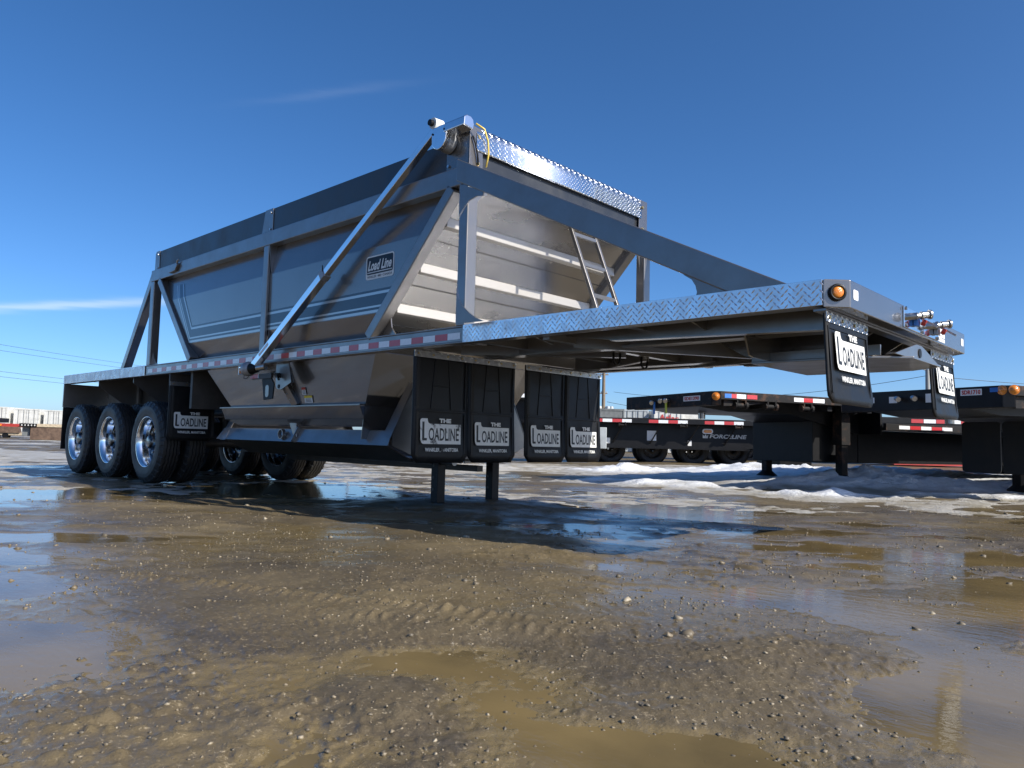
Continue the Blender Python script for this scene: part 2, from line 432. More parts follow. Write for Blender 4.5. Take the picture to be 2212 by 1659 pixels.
def ground_height(x, y, cell):
    z = low_ground(x, y)
    r, d = rd(x, y)
    def oct(sc, am, seed, ang=0.3, st=1.0):
        rx, ry = rot(x, y, ang)
        f = np.clip((sc / cell - 1.2) / 2.0, 0, 1)
        return am * f * vnoise(rx / sc, ry / sc / st + 3.1 * seed, seed)
    zone = np.clip(sstep(3.0, 4.2, d) * sstep(-0.6, 0.8, r) + sstep(2.6, 3.6, d) * sstep(-1.4, -2.4, r) + sstep(5.0, 6.5, d), 0, 1)
    z = z + zone * (oct(0.42, 0.0105, 81, 0.81, 2.2) + oct(0.17, 0.0075, 82, 0.81, 1.8) + oct(0.07, 0.0040, 83, 0.81, 1.5) - 0.0035)
    tilt = 0.81          # tyre tracks and slurry smear along this bearing
    z = z + oct(1.9, 0.012, 1, tilt, 1.6) + oct(0.8, 0.008, 2, tilt, 1.7) + oct(0.34, 0.0062, 3, tilt, 1.6)
    z = z + oct(0.15, 0.0030, 4, tilt, 1.4) + oct(0.068, 0.0018, 5, tilt, 1.3) + oct(0.03, 0.0018, 6) + oct(0.014, 0.0016, 7)
    fg = np.clip((0.016 / cell - 0.7) / 1.4, 0, 1)
    z = z + fg * 0.013 * np.maximum(0, vnoise(x / 0.016, y / 0.016, 71) - 0.35) * (0.4 + 0.6 * sstep(-0.3, 0.4, vnoise(x / 0.3, y / 0.3, 73))) + np.clip((0.05 / cell - 1) / 2, 0, 1) * 0.005 * np.maximum(0, vnoise(x / 0.05, y / 0.05, 72) - 0.35)
    # clods: clusters of small sharp lumps
    m = sstep(0.25, 0.75, vnoise(x / 0.55 + 9, y / 0.9 + 4, 21) + 0.35 * vnoise(x / 0.2, y / 0.2, 22))
    c1 = np.maximum(0, vnoise(x / 0.030, y / 0.030, 23) - 0.15) * np.clip((0.03 / cell - 1) / 2, 0, 1)
    c2 = np.maximum(0, vnoise(x / 0.075, y / 0.075, 24) - 0.25) * np.clip((0.075 / cell - 1) / 2, 0, 1)
    z = z + m * (0.013 * c1 + 0.020 * c2)
    # two churned tyre-tread ridges
    for (ax, ay, bx, by) in ((8.0, -3.95, 10.05, -3.05), (9.35, -3.62, 10.25, -3.12)):
        lx, ly = bx - ax, by - ay; L = math.hypot(lx, ly)
        s = ((x - ax) * lx + (y - ay) * ly) / L; q = ((x - ax) * ly - (y - ay) * lx) / L
        w = np.exp(-(q / 0.055) ** 2) * sstep(-0.1, 0.3, s) * (1 - sstep(L - 0.3, L + 0.1, s))
        z = z + w * (0.010 + 0.022 * np.maximum(0, np.sin(s * 2 * PI / 0.058 + vnoise(s * 6, q * 9, 31) * 2.5)) * (0.5 + 0.5 * vnoise(x / 0.05, y / 0.05, 33)))
    return z

def polar_mesh(name, radii, angs, hfun, mat):
    A, Rr = np.meshgrid(angs, radii)
    x = CAM.x + np.cos(A) * Rr; y = CAM.y + np.sin(A) * Rr
    da = np.gradient(angs)[None, :] * Rr; dr = np.gradient(radii)[:, None] + 0 * A
    cell = np.maximum(np.abs(da), dr * 0.55)
    z = hfun(x, y, cell)
    nr, na = x.shape
    co = np.stack([x, y, z], -1).reshape(-1, 3)
    i = np.arange(nr - 1)[:, None] * na + np.arange(na - 1)[None, :]
    q = np.stack([i, i + 1, i + na + 1, i + na], -1).reshape(-1, 4)
    me = bpy.data.meshes.new(name)
    me.vertices.add(len(co)); me.vertices.foreach_set('co', co.ravel().astype(np.float32))
    me.loops.add(q.size); me.loops.foreach_set('vertex_index', q.ravel().astype(np.int32))
    me.polygons.add(len(q)); me.polygons.foreach_set('loop_start', (np.arange(len(q)) * 4).astype(np.int32))
    me.polygons.foreach_set('use_smooth', np.ones(len(q), dtype=bool))
    me.update(); me.validate()
    me.materials.append(mat)
    o = bpy.data.objects.new(name, me); COL.objects.link(o)
    return o

def mud_material():
    mt = bpy.data.materials.new('wet_mud'); mt.use_nodes = True
    t = mt.node_tree; b = t.nodes['Principled BSDF']; N = t.nodes.new; K = t.links.new
    geo = N('ShaderNodeNewGeometry'); sep = N('ShaderNodeSeparateXYZ'); K(geo.outputs['Position'], sep.inputs[0])
    def noise(sc, det=6, ro=0.6):
        n = N('ShaderNodeTexNoise'); n.inputs['Scale'].default_value = sc; n.inputs['Detail'].default_value = det
        n.inputs['Roughness'].default_value = ro; K(geo.outputs['Position'], n.inputs['Vector']); return n
    def rng(src, a, bb, c=0.0, d=1.0):
        r = N('ShaderNodeMapRange'); r.inputs['From Min'].default_value = a; r.inputs['From Max'].default_value = bb
        r.inputs['To Min'].default_value = c; r.inputs['To Max'].default_value = d; K(src, r.inputs['Value']); return r.outputs['Result']
    def mix(f, a, c):
        mx = N('ShaderNodeMix'); mx.data_type = 'RGBA'; K(f, mx.inputs['Factor'])
        for s, v in (('A', a), ('B', c)):
            if isinstance(v, tuple): mx.inputs[s].default_value = (*v, 1)
            else: K(v, mx.inputs[s])
        return mx.outputs['Result']
    big = noise(0.9, 5); big2 = noise(1.7, 6); mid = noise(7, 6); fine = noise(60, 5, 0.7)
    c = mix(rng(big.outputs['Fac'], 0.40, 0.62), (0.158, 0.121, 0.064), (0.074, 0.060, 0.042))
    c = mix(rng(mid.outputs['Fac'], 0.35, 0.7), c, (0.112, 0.085, 0.047))
    c = mix(rng(fine.outputs['Fac'], 0.58, 0.72), c, (0.42, 0.34, 0.22))
    c = mix(rng(fine.outputs['Fac'], 0.40, 0.30), c, (0.055, 0.046, 0.036))
    sl_ = rng(sep.outputs['Z'], 0.0085, 0.0025)                  # pale silt left along the water line
    c = mix(sl_, c, (0.172, 0.128, 0.060))
    K(c, b.inputs['Base Color'])
    wet = rng(sep.outputs['Z'], 0.022, 0.003)                    # slurry film just above the water line
    r1 = rng(big2.outputs['Fac'], 0.42, 0.60, 0.34, 0.72)
    mr = N('ShaderNodeMix'); mr.data_type = 'FLOAT'; K(wet, mr.inputs['Factor']); K(r1, mr.inputs['A']); mr.inputs['B'].default_value = 0.20
    K(mr.outputs['Result'], b.inputs['Roughness'])
    b.inputs['Specular IOR Level'].default_value = 0.3
    K(rng(wet, 0, 1, 0.0, 0.45), b.inputs['Coat Weight']); b.inputs['Coat Roughness'].default_value = 0.16
    bp = N('ShaderNodeBump'); bp.inputs['Distance'].default_value = 0.004; bp.inputs['Strength'].default_value = 0.8
    bn = noise(140, 4, 0.7); K(bn.outputs['Fac'], bp.inputs['Height'])
    bp2 = N('ShaderNodeBump'); bp2.inputs['Distance'].default_value = 0.005; bp2.inputs['Strength'].default_value = 0.7
    K(noise(34, 5, 0.65).outputs['Fac'], bp2.inputs['Height']); K(bp2.outputs['Normal'], bp.inputs['Normal'])
    K(bp.outputs['Normal'], b.inputs['Normal'])
    return mt

def water_material():
    mt = bpy.data.materials.new('muddy_water'); mt.use_nodes = True
    t = mt.node_tree; b = t.nodes['Principled BSDF']; N = t.nodes.new; K = t.links.new
    geo = N('ShaderNodeNewGeometry')
    n = N('ShaderNodeTexNoise'); n.inputs['Scale'].default_value = 1.4; n.inputs['Detail'].default_value = 5
    K(geo.outputs['Position'], n.inputs['Vector'])
    mx = N('ShaderNodeMix'); mx.data_type = 'RGBA'
    mx.inputs['A'].default_value = (0.185, 0.134, 0.060, 1); mx.inputs['B'].default_value = (0.105, 0.079, 0.040, 1)
    r = N('ShaderNodeMapRange'); r.inputs['From Min'].default_value = 0.4; r.inputs['From Max'].default_value = 0.62
    K(n.outputs['Fac'], r.inputs['Value']); K(r.outputs['Result'], mx.inputs['Factor']); K(mx.outputs['Result'], b.inputs['Base Color'])
    b.inputs['Roughness'].default_value = 0.035
    b.inputs['IOR'].default_value = 1.33
    bp = N('ShaderNodeBump'); bp.inputs['Distance'].default_value = 0.0020; bp.inputs['Strength'].default_value = 0.5
    n2 = N('ShaderNodeTexNoise'); n2.inputs['Scale'].default_value = 9; n2.inputs['Detail'].default_value = 3
    mp = N('ShaderNodeMapping'); mp.inputs['Rotation'].default_value = (0, 0, 0.6); mp.inputs['Scale'].default_value = (1, 2.2, 1)
    K(geo.outputs['Position'], mp.inputs['Vector']); K(mp.outputs['Vector'], n2.inputs['Vector'])
    K(n2.outputs['Fac'], bp.inputs['Height'])
    bp3 = N('ShaderNodeBump'); bp3.inputs['Distance'].default_value = 0.0006; bp3.inputs['Strength'].default_value = 0.7
    n3 = N('ShaderNodeTexNoise'); n3.inputs['Scale'].default_value = 34; n3.inputs['Detail'].default_value = 3
    K(mp.outputs['Vector'], n3.inputs['Vector']); K(n3.outputs['Fac'], bp3.inputs['Height']); K(bp.outputs['Normal'], bp3.inputs['Normal'])
    K(bp3.outputs['Normal'], b.inputs['Normal'])
    return mt

# the front half of the circle round the photographer is finely divided, the rest coarsely
mid_ang = math.atan2(FW.y, FW.x)
angs = np.concatenate([np.linspace(mid_ang - PI, mid_ang - 0.95, 40, endpoint=False),
                       np.linspace(mid_ang - 0.95, mid_ang + 0.95, 860, endpoint=False),
                       np.linspace(mid_ang + 0.95, mid_ang + PI, 41)])
radii = np.concatenate([[0.02, 0.3, 0.6], 0.85 * np.exp(np.arange(0, 640) * 0.0060), 0.85 * math.exp(640 * 0.006) * np.exp(np.arange(0, 60) * 0.082)])
ground = polar_mesh('ground', radii, angs, ground_height, mud_material())
tag(ground, 'brown wet mud and gravel yard', None, kind='structure')

wm = MB(); wm.add([(-60, -60, 0), (70, -60, 0), (70, 60, 0), (-60, 60, 0)], [(0, 1, 2, 3)])
tag(wm.build('puddle_water', water_material()), 'brown meltwater puddles lying in the mud', None, kind='structure')

def snow_material():
    mt = bpy.data.materials.new('melting_snow'); mt.use_nodes = True
    t = mt.node_tree; b = t.nodes['Principled BSDF']; N = t.nodes.new; K = t.links.new
    geo = N('ShaderNodeNewGeometry')
    def noise(sc, det=6):
        n = N('ShaderNodeTexNoise'); n.inputs['Scale'].default_value = sc; n.inputs['Detail'].default_value = det; n.inputs['Roughness'].default_value = 0.65
        K(geo.outputs['Position'], n.inputs['Vector']); return n
    at = N('ShaderNodeAttribute'); at.attribute_name = 'dirt'
    mul = N('ShaderNodeMath'); mul.operation = 'MULTIPLY_ADD'; mul.inputs[1].default_value = 0.9
    K(at.outputs['Fac'], mul.inputs[0])
    nn = noise(2.6); rr = N('ShaderNodeMapRange'); rr.inputs['From Min'].default_value = 0.45; rr.inputs['From Max'].default_value = 0.75; rr.inputs['To Max'].default_value = 0.55
    K(nn.outputs['Fac'], rr.inputs['Value']); K(rr.outputs['Result'], mul.inputs[2])
    mx = N('ShaderNodeMix'); mx.data_type = 'RGBA'; mx.clamp_factor = True
    mx.inputs['A'].default_value = (0.78, 0.79, 0.80, 1); mx.inputs['B'].default_value = (0.30, 0.265, 0.20, 1)
    K(mul.outputs[0], mx.inputs['Factor']); K(mx.outputs['Result'], b.inputs['Base Color'])
    b.inputs['Roughness'].default_value = 0.42
    b.inputs['Subsurface Weight'].default_value = 0.0
    bp = N('ShaderNodeBump'); bp.inputs['Distance'].default_value = 0.035; bp.inputs['Strength'].default_value = 0.9
    K(noise(22, 8).outputs['Fac'], bp.inputs['Height']); K(bp.outputs['Normal'], b.inputs['Normal'])
    return mt
snow_mat = snow_material()

def snow_front(r):
    return np.interp(r, [-12, -6, -4, -1.9, 0.4, 1.3, 2.2, 4.0, 6.5, 9, 14], [19, 17.5, 16.6, 15.5, 13.0, 10.8, 9.9, 8.8, 8.0, 7.6, 7.2])
def snow_field(r, d):
    """thickness of the snow over the yard"""
    x, y = plan(r, d)
    n = vnoise(x / 1.3, y / 1.3, 41) * 0.55 + vnoise(x / 0.5, y / 0.5, 42) * 0.3 + vnoise(x / 0.2, y / 0.2, 43) * 0.18
    e = d - snow_front(r) + 1.1 * n
    back = 19.5 - d + 0.6 * n
    th = 0.038 * sstep(0, 3.2, e) * sstep(0, 1.2, back) - 0.012
    th = th * (0.7 + 0.7 * n) - 0.05 * sstep(0.0, -0.45, n) * (0.35 + 0.65 * sstep(3, -3, r)) 
    ridge = np.exp(-((e - 2.9) / 0.55) ** 2) * sstep(0.5, 2.5, r)
    th += ridge * np.clip(0.035 + 0.10 * n, 0, 0.1)
    th += 0.05 * sstep(11.5, 14, d) * sstep(3, 6, r) * sstep(21, 17, d)
    def mound(rc, dc, sr, sd, h):
        q = ((r - rc) / sr) ** 2 + ((d - dc) / sd) ** 2
        return h * np.exp(-q) * (1 + 0.5 * vnoise(x / 0.28, y / 0.28, 44) + 0.25 * vnoise(x / 0.1, y / 0.1, 45))
    th = th + mound(6.35, 13.2, 0.75, 0.5, 0.20) + mound(5.3, 13.0, 1.2, 0.5, 0.10) + mound(7.6, 12.6, 1.3, 0.5, 0.10)
    th = th + mound(2.75, 17.0, 0.55, 0.4, 0.15) + mound(2.0, 17.0, 0.7, 0.4, 0.07)
    th = th + mound(8.0, 16.5, 2.5, 0.9, 0.12) + mound(5.5, 17.5, 1.6, 0.7, 0.10)
    th += 0.010 * vnoise(x / 0.13, y / 0.13, 46) * sstep(0, 0.02, th) + 0.006 * vnoise(x / 0.06, y / 0.06, 47) + 0.012 * np.abs(vnoise(x / 0.22, y / 0.22, 48))
    return th, e
def snow_sheet(name, r0, r1, d0, d1, nr, nd, fun):
    R_, D_ = np.meshgrid(np.linspace(r0, r1, nr), np.linspace(d0, d1, nd))
    x, y = plan(R_, D_)
    th, e = fun(R_, D_)
    z = low_ground(x, y) + 0.004 + th
    n2, n1 = x.shape
    co = np.stack([x, y, z], -1).reshape(-1, 3)
    i = np.arange(n2 - 1)[:, None] * n1 + np.arange(n1 - 1)[None, :]
    q = np.stack([i, i + 1, i + n1 + 1, i + n1], -1).reshape(-1, 4)
    thq = th.reshape(-1)
    keep = np.max(thq[q], axis=1) > -0.02
    q = q[keep]
    me = bpy.data.meshes.new(name)
    me.from_pydata(co.tolist(), [], q.tolist())
    me.polygons.foreach_set('use_smooth', np.ones(len(me.polygons), dtype=bool))
    a = me.attributes.new('dirt', 'FLOAT', 'POINT')
    a.data.foreach_set('value', np.clip(sstep(0.065, 0.008, thq) * 0.80 + 0.03, 0, 1).astype(np.float32))
    me.materials.append(snow_mat)
    o = bpy.data.objects.new(name, me); COL.objects.link(o)
    return o
s1 = snow_sheet('snow', -14, 16, 8.0, 22, 420, 300, snow_field)
tag(s1, 'dirty melting snow and ice lying between the yard and the parked row', 'snow', kind='stuff')
def far_snow(r, d):
    x, y = plan(r, d)
    n = vnoise(x / 5, y / 2.2, 51) * 0.6 + vnoise(x / 1.6, y / 0.9, 52) * 0.35 + vnoise(x / 0.5, y / 0.5, 53) * 0.12
    b = np.exp(-((d - 33) / 9) ** 2) * 0.55 + np.exp(-((d - 19.5) / 1.3) ** 2) * 0.42
    return 0.06 * (n - 0.30 + b * 0.5) * sstep(13, 15, d) - 0.008, n
s2 = snow_sheet('snow', -44, -9, 13, 62, 240, 260, far_snow)
tag(s2, 'thin streaks of grey snow on the far left of the yard', 'snow', kind='stuff')

# gravel pressed into the mud: thousands of pebbles in one mass
def stone_shape(seed, sub=1):
    """angular chip: convex hull of a few random points"""
    rnd = random.Random(seed)
    bm = bmesh.new()
    for i in range(11):
        v = Vector((rnd.gauss(0, 1), rnd.gauss(0, 1), rnd.gauss(0, 1))).normalized() * rnd.uniform(0.75, 1.1)
        v.z *= 0.75
        bm.verts.new(v)
    r_ = bmesh.ops.convex_hull(bm, input=bm.verts)
    bmesh.ops.delete(bm, geom=[e for e in r_['geom_interior'] if isinstance(e, bmesh.types.BMVert)], context='VERTS')
    bmesh.ops.triangulate(bm, faces=bm.faces)
    bm.verts.index_update()
    vs = np.array([v.co[:] for v in bm.verts]); fs = [[v.index for v in f.verts] for f in bm.faces]
    bm.free(); return vs, fs
def gravel_material(name, cols, rough):
    mt = bpy.data.materials.new(name); mt.use_nodes = True
    t = mt.node_tree; b = t.nodes['Principled BSDF']; N = t.nodes.new; K = t.links.new
    at = N('ShaderNodeAttribute'); at.attribute_name = 'tone'
    cr = N('ShaderNodeValToRGB'); cr.color_ramp.elements[0].color = (*cols[0], 1); cr.color_ramp.elements[1].color = (*cols[-1], 1)
    for i, c in enumerate(cols[1:-1]):
        e = cr.color_ramp.elements.new((i + 1) / (len(cols) - 1)); e.color = (*c, 1)
    K(at.outputs['Fac'], cr.inputs['Fac']); K(cr.outputs['Color'], b.inputs['Base Color'])
    b.inputs['Roughness'].default_value = rough; b.inputs['Coat Weight'].default_value = 0.12; b.inputs['Coat Roughness'].default_value = 0.3
    return mt
gmat = gravel_material('wet_pebbles', [(0.10, 0.082, 0.056), (0.16, 0.125, 0.078), (0.20, 0.16, 0.105), (0.33, 0.28, 0.20)], 0.6)
rng_ = np.random.default_rng(5)
def scatter(name, n, dlo, dhi, half, smin, smax, label, power=1.6):
    shapes = [stone_shape(i, 1) for i in range(8)]
    d = dlo * (dhi / dlo) ** rng_.random(n); r = d * rng_.uniform(-half, half, n)
    x, y = plan(r, d)
    dens = vnoise(x / 0.9, y / 0.9, 61) * 0.6 + vnoise(x / 0.3, y / 0.3, 62) * 0.5
    k = rng_.random(n) < np.clip(0.45 + 0.55 * dens, 0.05, 1)
    x, y = x[k], y[k]; d = d[k]; n = len(x)
    s = smin * (smax / smin) ** (rng_.random(n) ** power * 1.0)
    z = ground_height(x, y, np.maximum(0.0022 * d, 0.004))
    z = np.maximum(z, -0.004) + s * 0.05
    V = []; F = []; T = []; off = 0
    for i in range(n):
        vs, fs = shapes[i % 8]
        a = rng_.uniform(0, 2 * PI); ca, sa = math.cos(a), math.sin(a)
        sx, sy = s[i] * rng_.uniform(0.8, 1.3), s[i] * rng_.uniform(0.7, 1.1)
        p = vs * [sx, sy, s[i]]
        V.append(np.stack([p[:, 0] * ca - p[:, 1] * sa + x[i], p[:, 0] * sa + p[:, 1] * ca + y[i], p[:, 2] + z[i]], -1))
        F.append(np.array(fs) + off); off += len(vs)
        T.append(np.full(len(vs), rng_.random() ** 2.4))
    V = np.concatenate(V); F = np.concatenate(F); T = np.concatenate(T)
    me = bpy.data.meshes.new(name)
    me.vertices.add(len(V)); me.vertices.foreach_set('co', V.ravel().astype(np.float32))
    me.loops.add(F.size); me.loops.foreach_set('vertex_index', F.ravel().astype(np.int32))
    me.polygons.add(len(F)); me.polygons.foreach_set('loop_start', (np.arange(len(F)) * 3).astype(np.int32))
    me.update(); me.validate()
    a = me.attributes.new('tone', 'FLOAT', 'POINT'); a.data.foreach_set('value', T.astype(np.float32))
    me.materials.append(gmat)
    o = bpy.data.objects.new(name, me); COL.objects.link(o)
    tag(o, label, 'gravel', kind='stuff')
    return o
scatter('gravel', 24000, 1.25, 15, 0.95, 0.0018, 0.010, 'small pale pebbles pressed into the mud all over the yard')
scatter('gravel', 12000, 3.2, 13, 0.9, 0.0025, 0.009, 'dense pale grit strewn over the mud in front of the trailer', 1.2)
scatter('gravel', 900, 2.6, 18, 0.95, 0.007, 0.030, 'scattered larger stones and mud clods standing in the puddles', 2.2)

# ------------------------------------------------------------------ the bottom-dump trailer
# all parts in the trailer's own frame: x forward, y to its left, z up, ground at 0.133
T = thing('belly_dump_trailer', 'taupe belly-dump trailer with tarp arm and logo mudflaps, front and largest of all', 'trailer', (-2.06, 0, -0.133))
GZ = 0.133
ZT, ZB = 1.706, 1.570        # deck rail top and bottom
ZR0, ZR1 = 2.845, 3.000      # hopper top rail
XF, XR = 9.67, 3.43          # front and rear posts

def treads(name, parent, O, U, V, w, h, pitch, L, wd, ht, mat, curve=None):
    """raised diamond treads over a w x h plate (U along, V up), alternating direction"""
    O = Vector(O); U = Vector(U); V = Vector(V); Nn = U.cross(V).normalized()
    b = MB(); row = 0; v = pitch * 0.3
    while v < h:
        u = pitch * (0.25 if row % 2 == 0 else 0.75); k = row % 2
        while u < w:
            a = PI / 4 if (k % 2) else -PI / 4
            a += random.uniform(-.04, .04)
            du, dv = math.cos(a), math.sin(a)
            if curve:
                c, uu, vv, nn = curve(u, v)
            else:
                c, uu, vv, nn = O + U * u + V * v, U, V, Nn
            A = (uu * du + vv * dv) * L / 2; Bq = (uu * -dv + vv * du) * wd / 2
            c = c + nn * 0.0004
            b.add([c - A, c - A * 0.25 + Bq, c + A * 0.25 + Bq, c + A, c + A * 0.25 - Bq, c - A * 0.25 - Bq, c - A * 0.35 + nn * ht, c + A * 0.35 + nn * ht],
                  [(0, 6, 1), (1, 6, 7, 2), (2, 7, 3), (3, 7, 4), (4, 7, 6, 5), (5, 6, 0)])
            u += pitch; k += 1
        v += pitch * 0.5; row += 1
    me = bpy.data.meshes.new(name); me.from_pydata([tuple(q) for q in b.v], [], b.f); me.materials.append(mat)
    o = bpy.data.objects.new(name, me); COL.objects.link(o); o.parent = parent; o['kind'] = 'stuff'
    return o

# --- deck rails
for s in (-1, 1):
    yo = 1.3 * s
    b = MB()
    def bx(x0, x1, ya, yb, z0, z1):
        b.box(x0, x1, min(ya * s, yb * s), max(ya * s, yb * s), z0, z1)
    bx(0.0, 12.46, 1.24, 1.293, ZB + .012, ZT - .012)
    bx(0.0, 12.46, 1.20, 1.300, ZT - .012, ZT)
    bx(0.0, 12.46, 1.20, 1.300, ZB, ZB + .012)
    rail = b.build('side_rail', frame_paint, T, bevel=.004)
    # reflective tape squares
    if s < 0:
        n = 41; pw = (9.655 - 3.50) / n
        mew = bpy.data.meshes.new('tape_square'); mew.from_pydata([(0, 0, 0), (pw - .002, 0, 0), (pw - .002, 0, .052), (0, 0, .052)], [], [(0, 1, 2, 3)])
        mer = mew.copy(); mew.materials.append(tape_w); mer.materials.append(tape_r)
        for i in range(n):
            mesh_obj('tape_square', mew if i % 2 == 0 else mer, rail, (3.50 + i * pw, -1.2955, 1.602))
    for (x0, x1, pit, L, wd) in ((XF + .02, 12.455, .042, .034, .0085), (0.01, XR - .02, .030, .024, .006)):
        b = MB(); bx(x0, x1, 1.3005, 1.3045, ZB + .001, ZT + .003)
        pl = b.build('tread_plate', alu, T, bevel=.001)
        if s < 0:
            treads('tread_pattern', pl, (x0, -1.3045, ZB), (1, 0, 0), (0, 0, 1), x1 - x0, ZT - ZB, pit, L, wd, .0028, alu)
            for k in range(3):
                xx = x0 + (x1 - x0) * (k + .5) / 3
                MB().tube((xx, -1.3045, 1.64), (xx, -1.3085, 1.64), .008, 10).build('rivet', steel, pl)

# --- decks
MB().box(8.74, 12.44, -1.199, 1.199, 1.672, 1.702).build('front_deck', tread_deck, T)
MB().box(0.02, 3.5, -1.199, 1.199, 1.672, 1.702).build('rear_deck', tread_deck, T)

# --- front bumper
pts = [(12.46, -1.302), (12.565, -1.20), (12.565, 1.20), (12.46, 1.302)]
bump = MB().prism(pts, 'z', ZB - .012, ZT + .004).build('front_bumper', paint, T, bevel=.006)
nrm = Vector((1, -1.03, 0)).normalized(); tg = Vector((1.03, 1, 0)).normalized()
cc = Vector((12.5125, -1.251, 1.638)) + nrm * .001
lamp = MB()
def disc(c, n, r, h0, h1, seg=28, inner=0):
    b = MB(); c = Vector(c); b.tube(c + n * h0, c + n * h1, r, seg); return b
lg = MB().lathe([(.036, 0), (.044, .004), (.046, .012), (.040, .017), (.032, .016), (.031, .004)], (0, 0, 0), 32, 'z').build('lamp_grommet', black_steel, bump, smooth=True)
lg.matrix_local = Matrix.Translation(cc) @ nrm.to_track_quat('Z', 'Y').to_matrix().to_4x4()
ll = MB().lathe([(.031, .006), (.029, .017), (.020, .021), (.0005, .022)], (0, 0, 0), 28, 'z').build('marker_lens', amber, bump, smooth=True)
ll.matrix_local = Matrix.Translation(cc) @ nrm.to_track_quat('Z', 'Y').to_matrix().to_4x4()
for y0 in (-1.165, 1.085):
    face_on('reflector_sticker', rounded(0, .075, 0, .055, .012), (12.5668, y0, 1.61), (0, 1, 0), (0, 0, 1), tape_w, bump)
# air-line panel
ap = MB().box(12.566, 12.574, -.315, .445, 1.572, 1.702).build('air_line_panel', alu_pol, T, bevel=.002)
for yy, zz in ((-.29, 1.69), (-.29, 1.585), (.41, 1.585), (.41, 1.69), (.06, 1.585)):
    MB().tube((12.574, yy, zz), (12.584, yy, zz), .011, 6).build('bolt', steel, ap)
for yy in (-.12, .34):
    gh = MB()
    gh.tube((12.574, yy - .05, 1.655), (12.61, yy - .05, 1.655), .022, 14)
    gh.tube((12.60, yy - .05, 1.655), (12.63, yy - .005, 1.664), .017, 12)
    gh.tube((12.62, yy - .02, 1.662), (12.66, yy + .02, 1.668), .024, 14, .020)
    gh.tube((12.655, yy + .015, 1.668), (12.664, yy + .024, 1.669), .030, 14)
    g_ = gh.build('gladhand', steel, ap, smooth='auto')
    MB().tube((12.61, yy + .035, 1.628), (12.63, yy + .045, 1.618), .020, 10).build('seal', red_plastic, ap)
    MB().box(12.576, 12.60, yy - .02, yy + .04, 1.60, 1.66).build('base_plate', blue_plastic if yy < 0 else galv_dk, ap, bevel=.003)
    MB().bar((12.59, yy + .09, 1.66), (12.68, yy + .10, 1.60), .03, .012).build('lever', galv_dk, ap)
pl = face_on('data_plate', [(0, 0), (.17, 0), (.17, .10), (0, .10)], (12.5672, .46, 1.575), (0, 1, 0), (0, 0, 1), sticker_w, bump)
for k in range(6):
    face_on('data_line', [(0, 0), (.035 + .02 * ((k * 5) % 3), 0), (.035 + .02 * ((k * 5) % 3), .005), (0, .005)], (12.5676, .475 + .08 * (k % 2), 1.587 + .013 * k), (0, 1, 0), (0, 0, 1), black_print, bump)

# --- front under-frame
for s in (-1, 1):
    b = MB(); b.bar((9.3, .62 * s, 1.60), (12.3, .62 * s, 1.60), .06, .14); b.bar((9.3, .62 * s, 1.535), (12.3, .62 * s, 1.535), .13, .014)
    b.build('main_beam', frame_paint, T)
    MB().prism([(9.9, 1.669), (12.40, 1.669), (12.40, 1.49), (10.9, 1.535)], 'y', s * 1.00 - .008, s * 1.00 + .008).build('stiffener_web', frame_paint, T)
    MB().bar((10.9, s * 1.0, 1.532), (12.40, s * 1.0, 1.485), .07, .010).build('stiffener_flange', frame_paint, T)
    for xx in (10.35, 11.62):
        MB().prism([(1.30 * s * .92, 1.575), (1.30 * s * .92, 1.665), (1.0 * s, 1.665), (1.0 * s, 1.54)], 'x', xx - .006, xx + .006).build('gusset', frame_paint, T)
for xx, z0 in ((10.45, 1.55), (11.15, 1.58), (9.75, 1.58)):
    MB().box(xx - .03, xx + .03, -1.19, 1.19, z0, 1.67).build('cross_member', frame_paint, T)
for s in (-1, 1):
    MB().bar((10.45, .87 * s, 1.57), (11.5, .12 * s, 1.50), .05, .09).build('diagonal_brace', frame_paint, T)
    MB().bar((9.25, .9 * s, 1.58), (10.42, .15 * s, 1.56), .05, .08).build('diagonal_brace', frame_paint, T)
for yy in (-.28, .12):
    b = MB(); pts = [(10.42, yy - .045, 1.56)] + [(10.42, yy + .045 * -math.cos(PI * k / 8), 1.50 - .045 * math.sin(PI * k / 8)) for k in range(9)] + [(10.42, yy + .045, 1.56)]
    b.path(pts, .009, 8).build('hose_hook', black_steel, T, smooth=True)
# fifth-wheel plate with gable front
kp = MB().prism([(11.66, -.47), (12.40, -.47), (12.62, -.30), (12.62, .30), (12.40, .47), (11.66, .47)], 'z', 1.375, 1.390).build('kingpin_plate', frame_paint, T, bevel=.003)
for s in (-1, 1):
    MB().prism([(11.66, 1.390), (12.48, 1.390), (12.48, 1.455), (11.72, 1.445), (11.66, 1.43)], 'y', s * .455 - .008, s * .455 + .008).build('plate_flange', frame_paint, kp, bevel=.002)
    MB().prism([(11.1, 1.665), (12.40, 1.665), (12.40, 1.56), (12.25, 1.47), (12.1, 1.392), (11.7, 1.392), (11.5, 1.47), (11.35, 1.56)], 'y', s * .30 - .008, s * .30 + .008).build('bolster_web', paint, kp)
MB().prism([(-.95, 1.66), (.95, 1.66), (.95, 1.60), (.82, 1.52), (.76, 1.40), (.70, 1.391), (-.70, 1.391), (-.76, 1.40), (-.82, 1.52), (-.95, 1.60)], 'x', 11.78, 11.792).build('bolster_plate', paint, kp)
gp = MB().prism([(-.50, 1.392), (.50, 1.392), (.14, 1.475), (.06, 1.492), (-.06, 1.492), (-.14, 1.475)], 'x', 12.56, 12.572).build('gable_plate', frame_paint, kp, bevel=.002)
MB().tube((12.5735, 0, 1.44), (12.577, 0, 1.44), .030, 20).build('gable_hole', black_steel, kp)
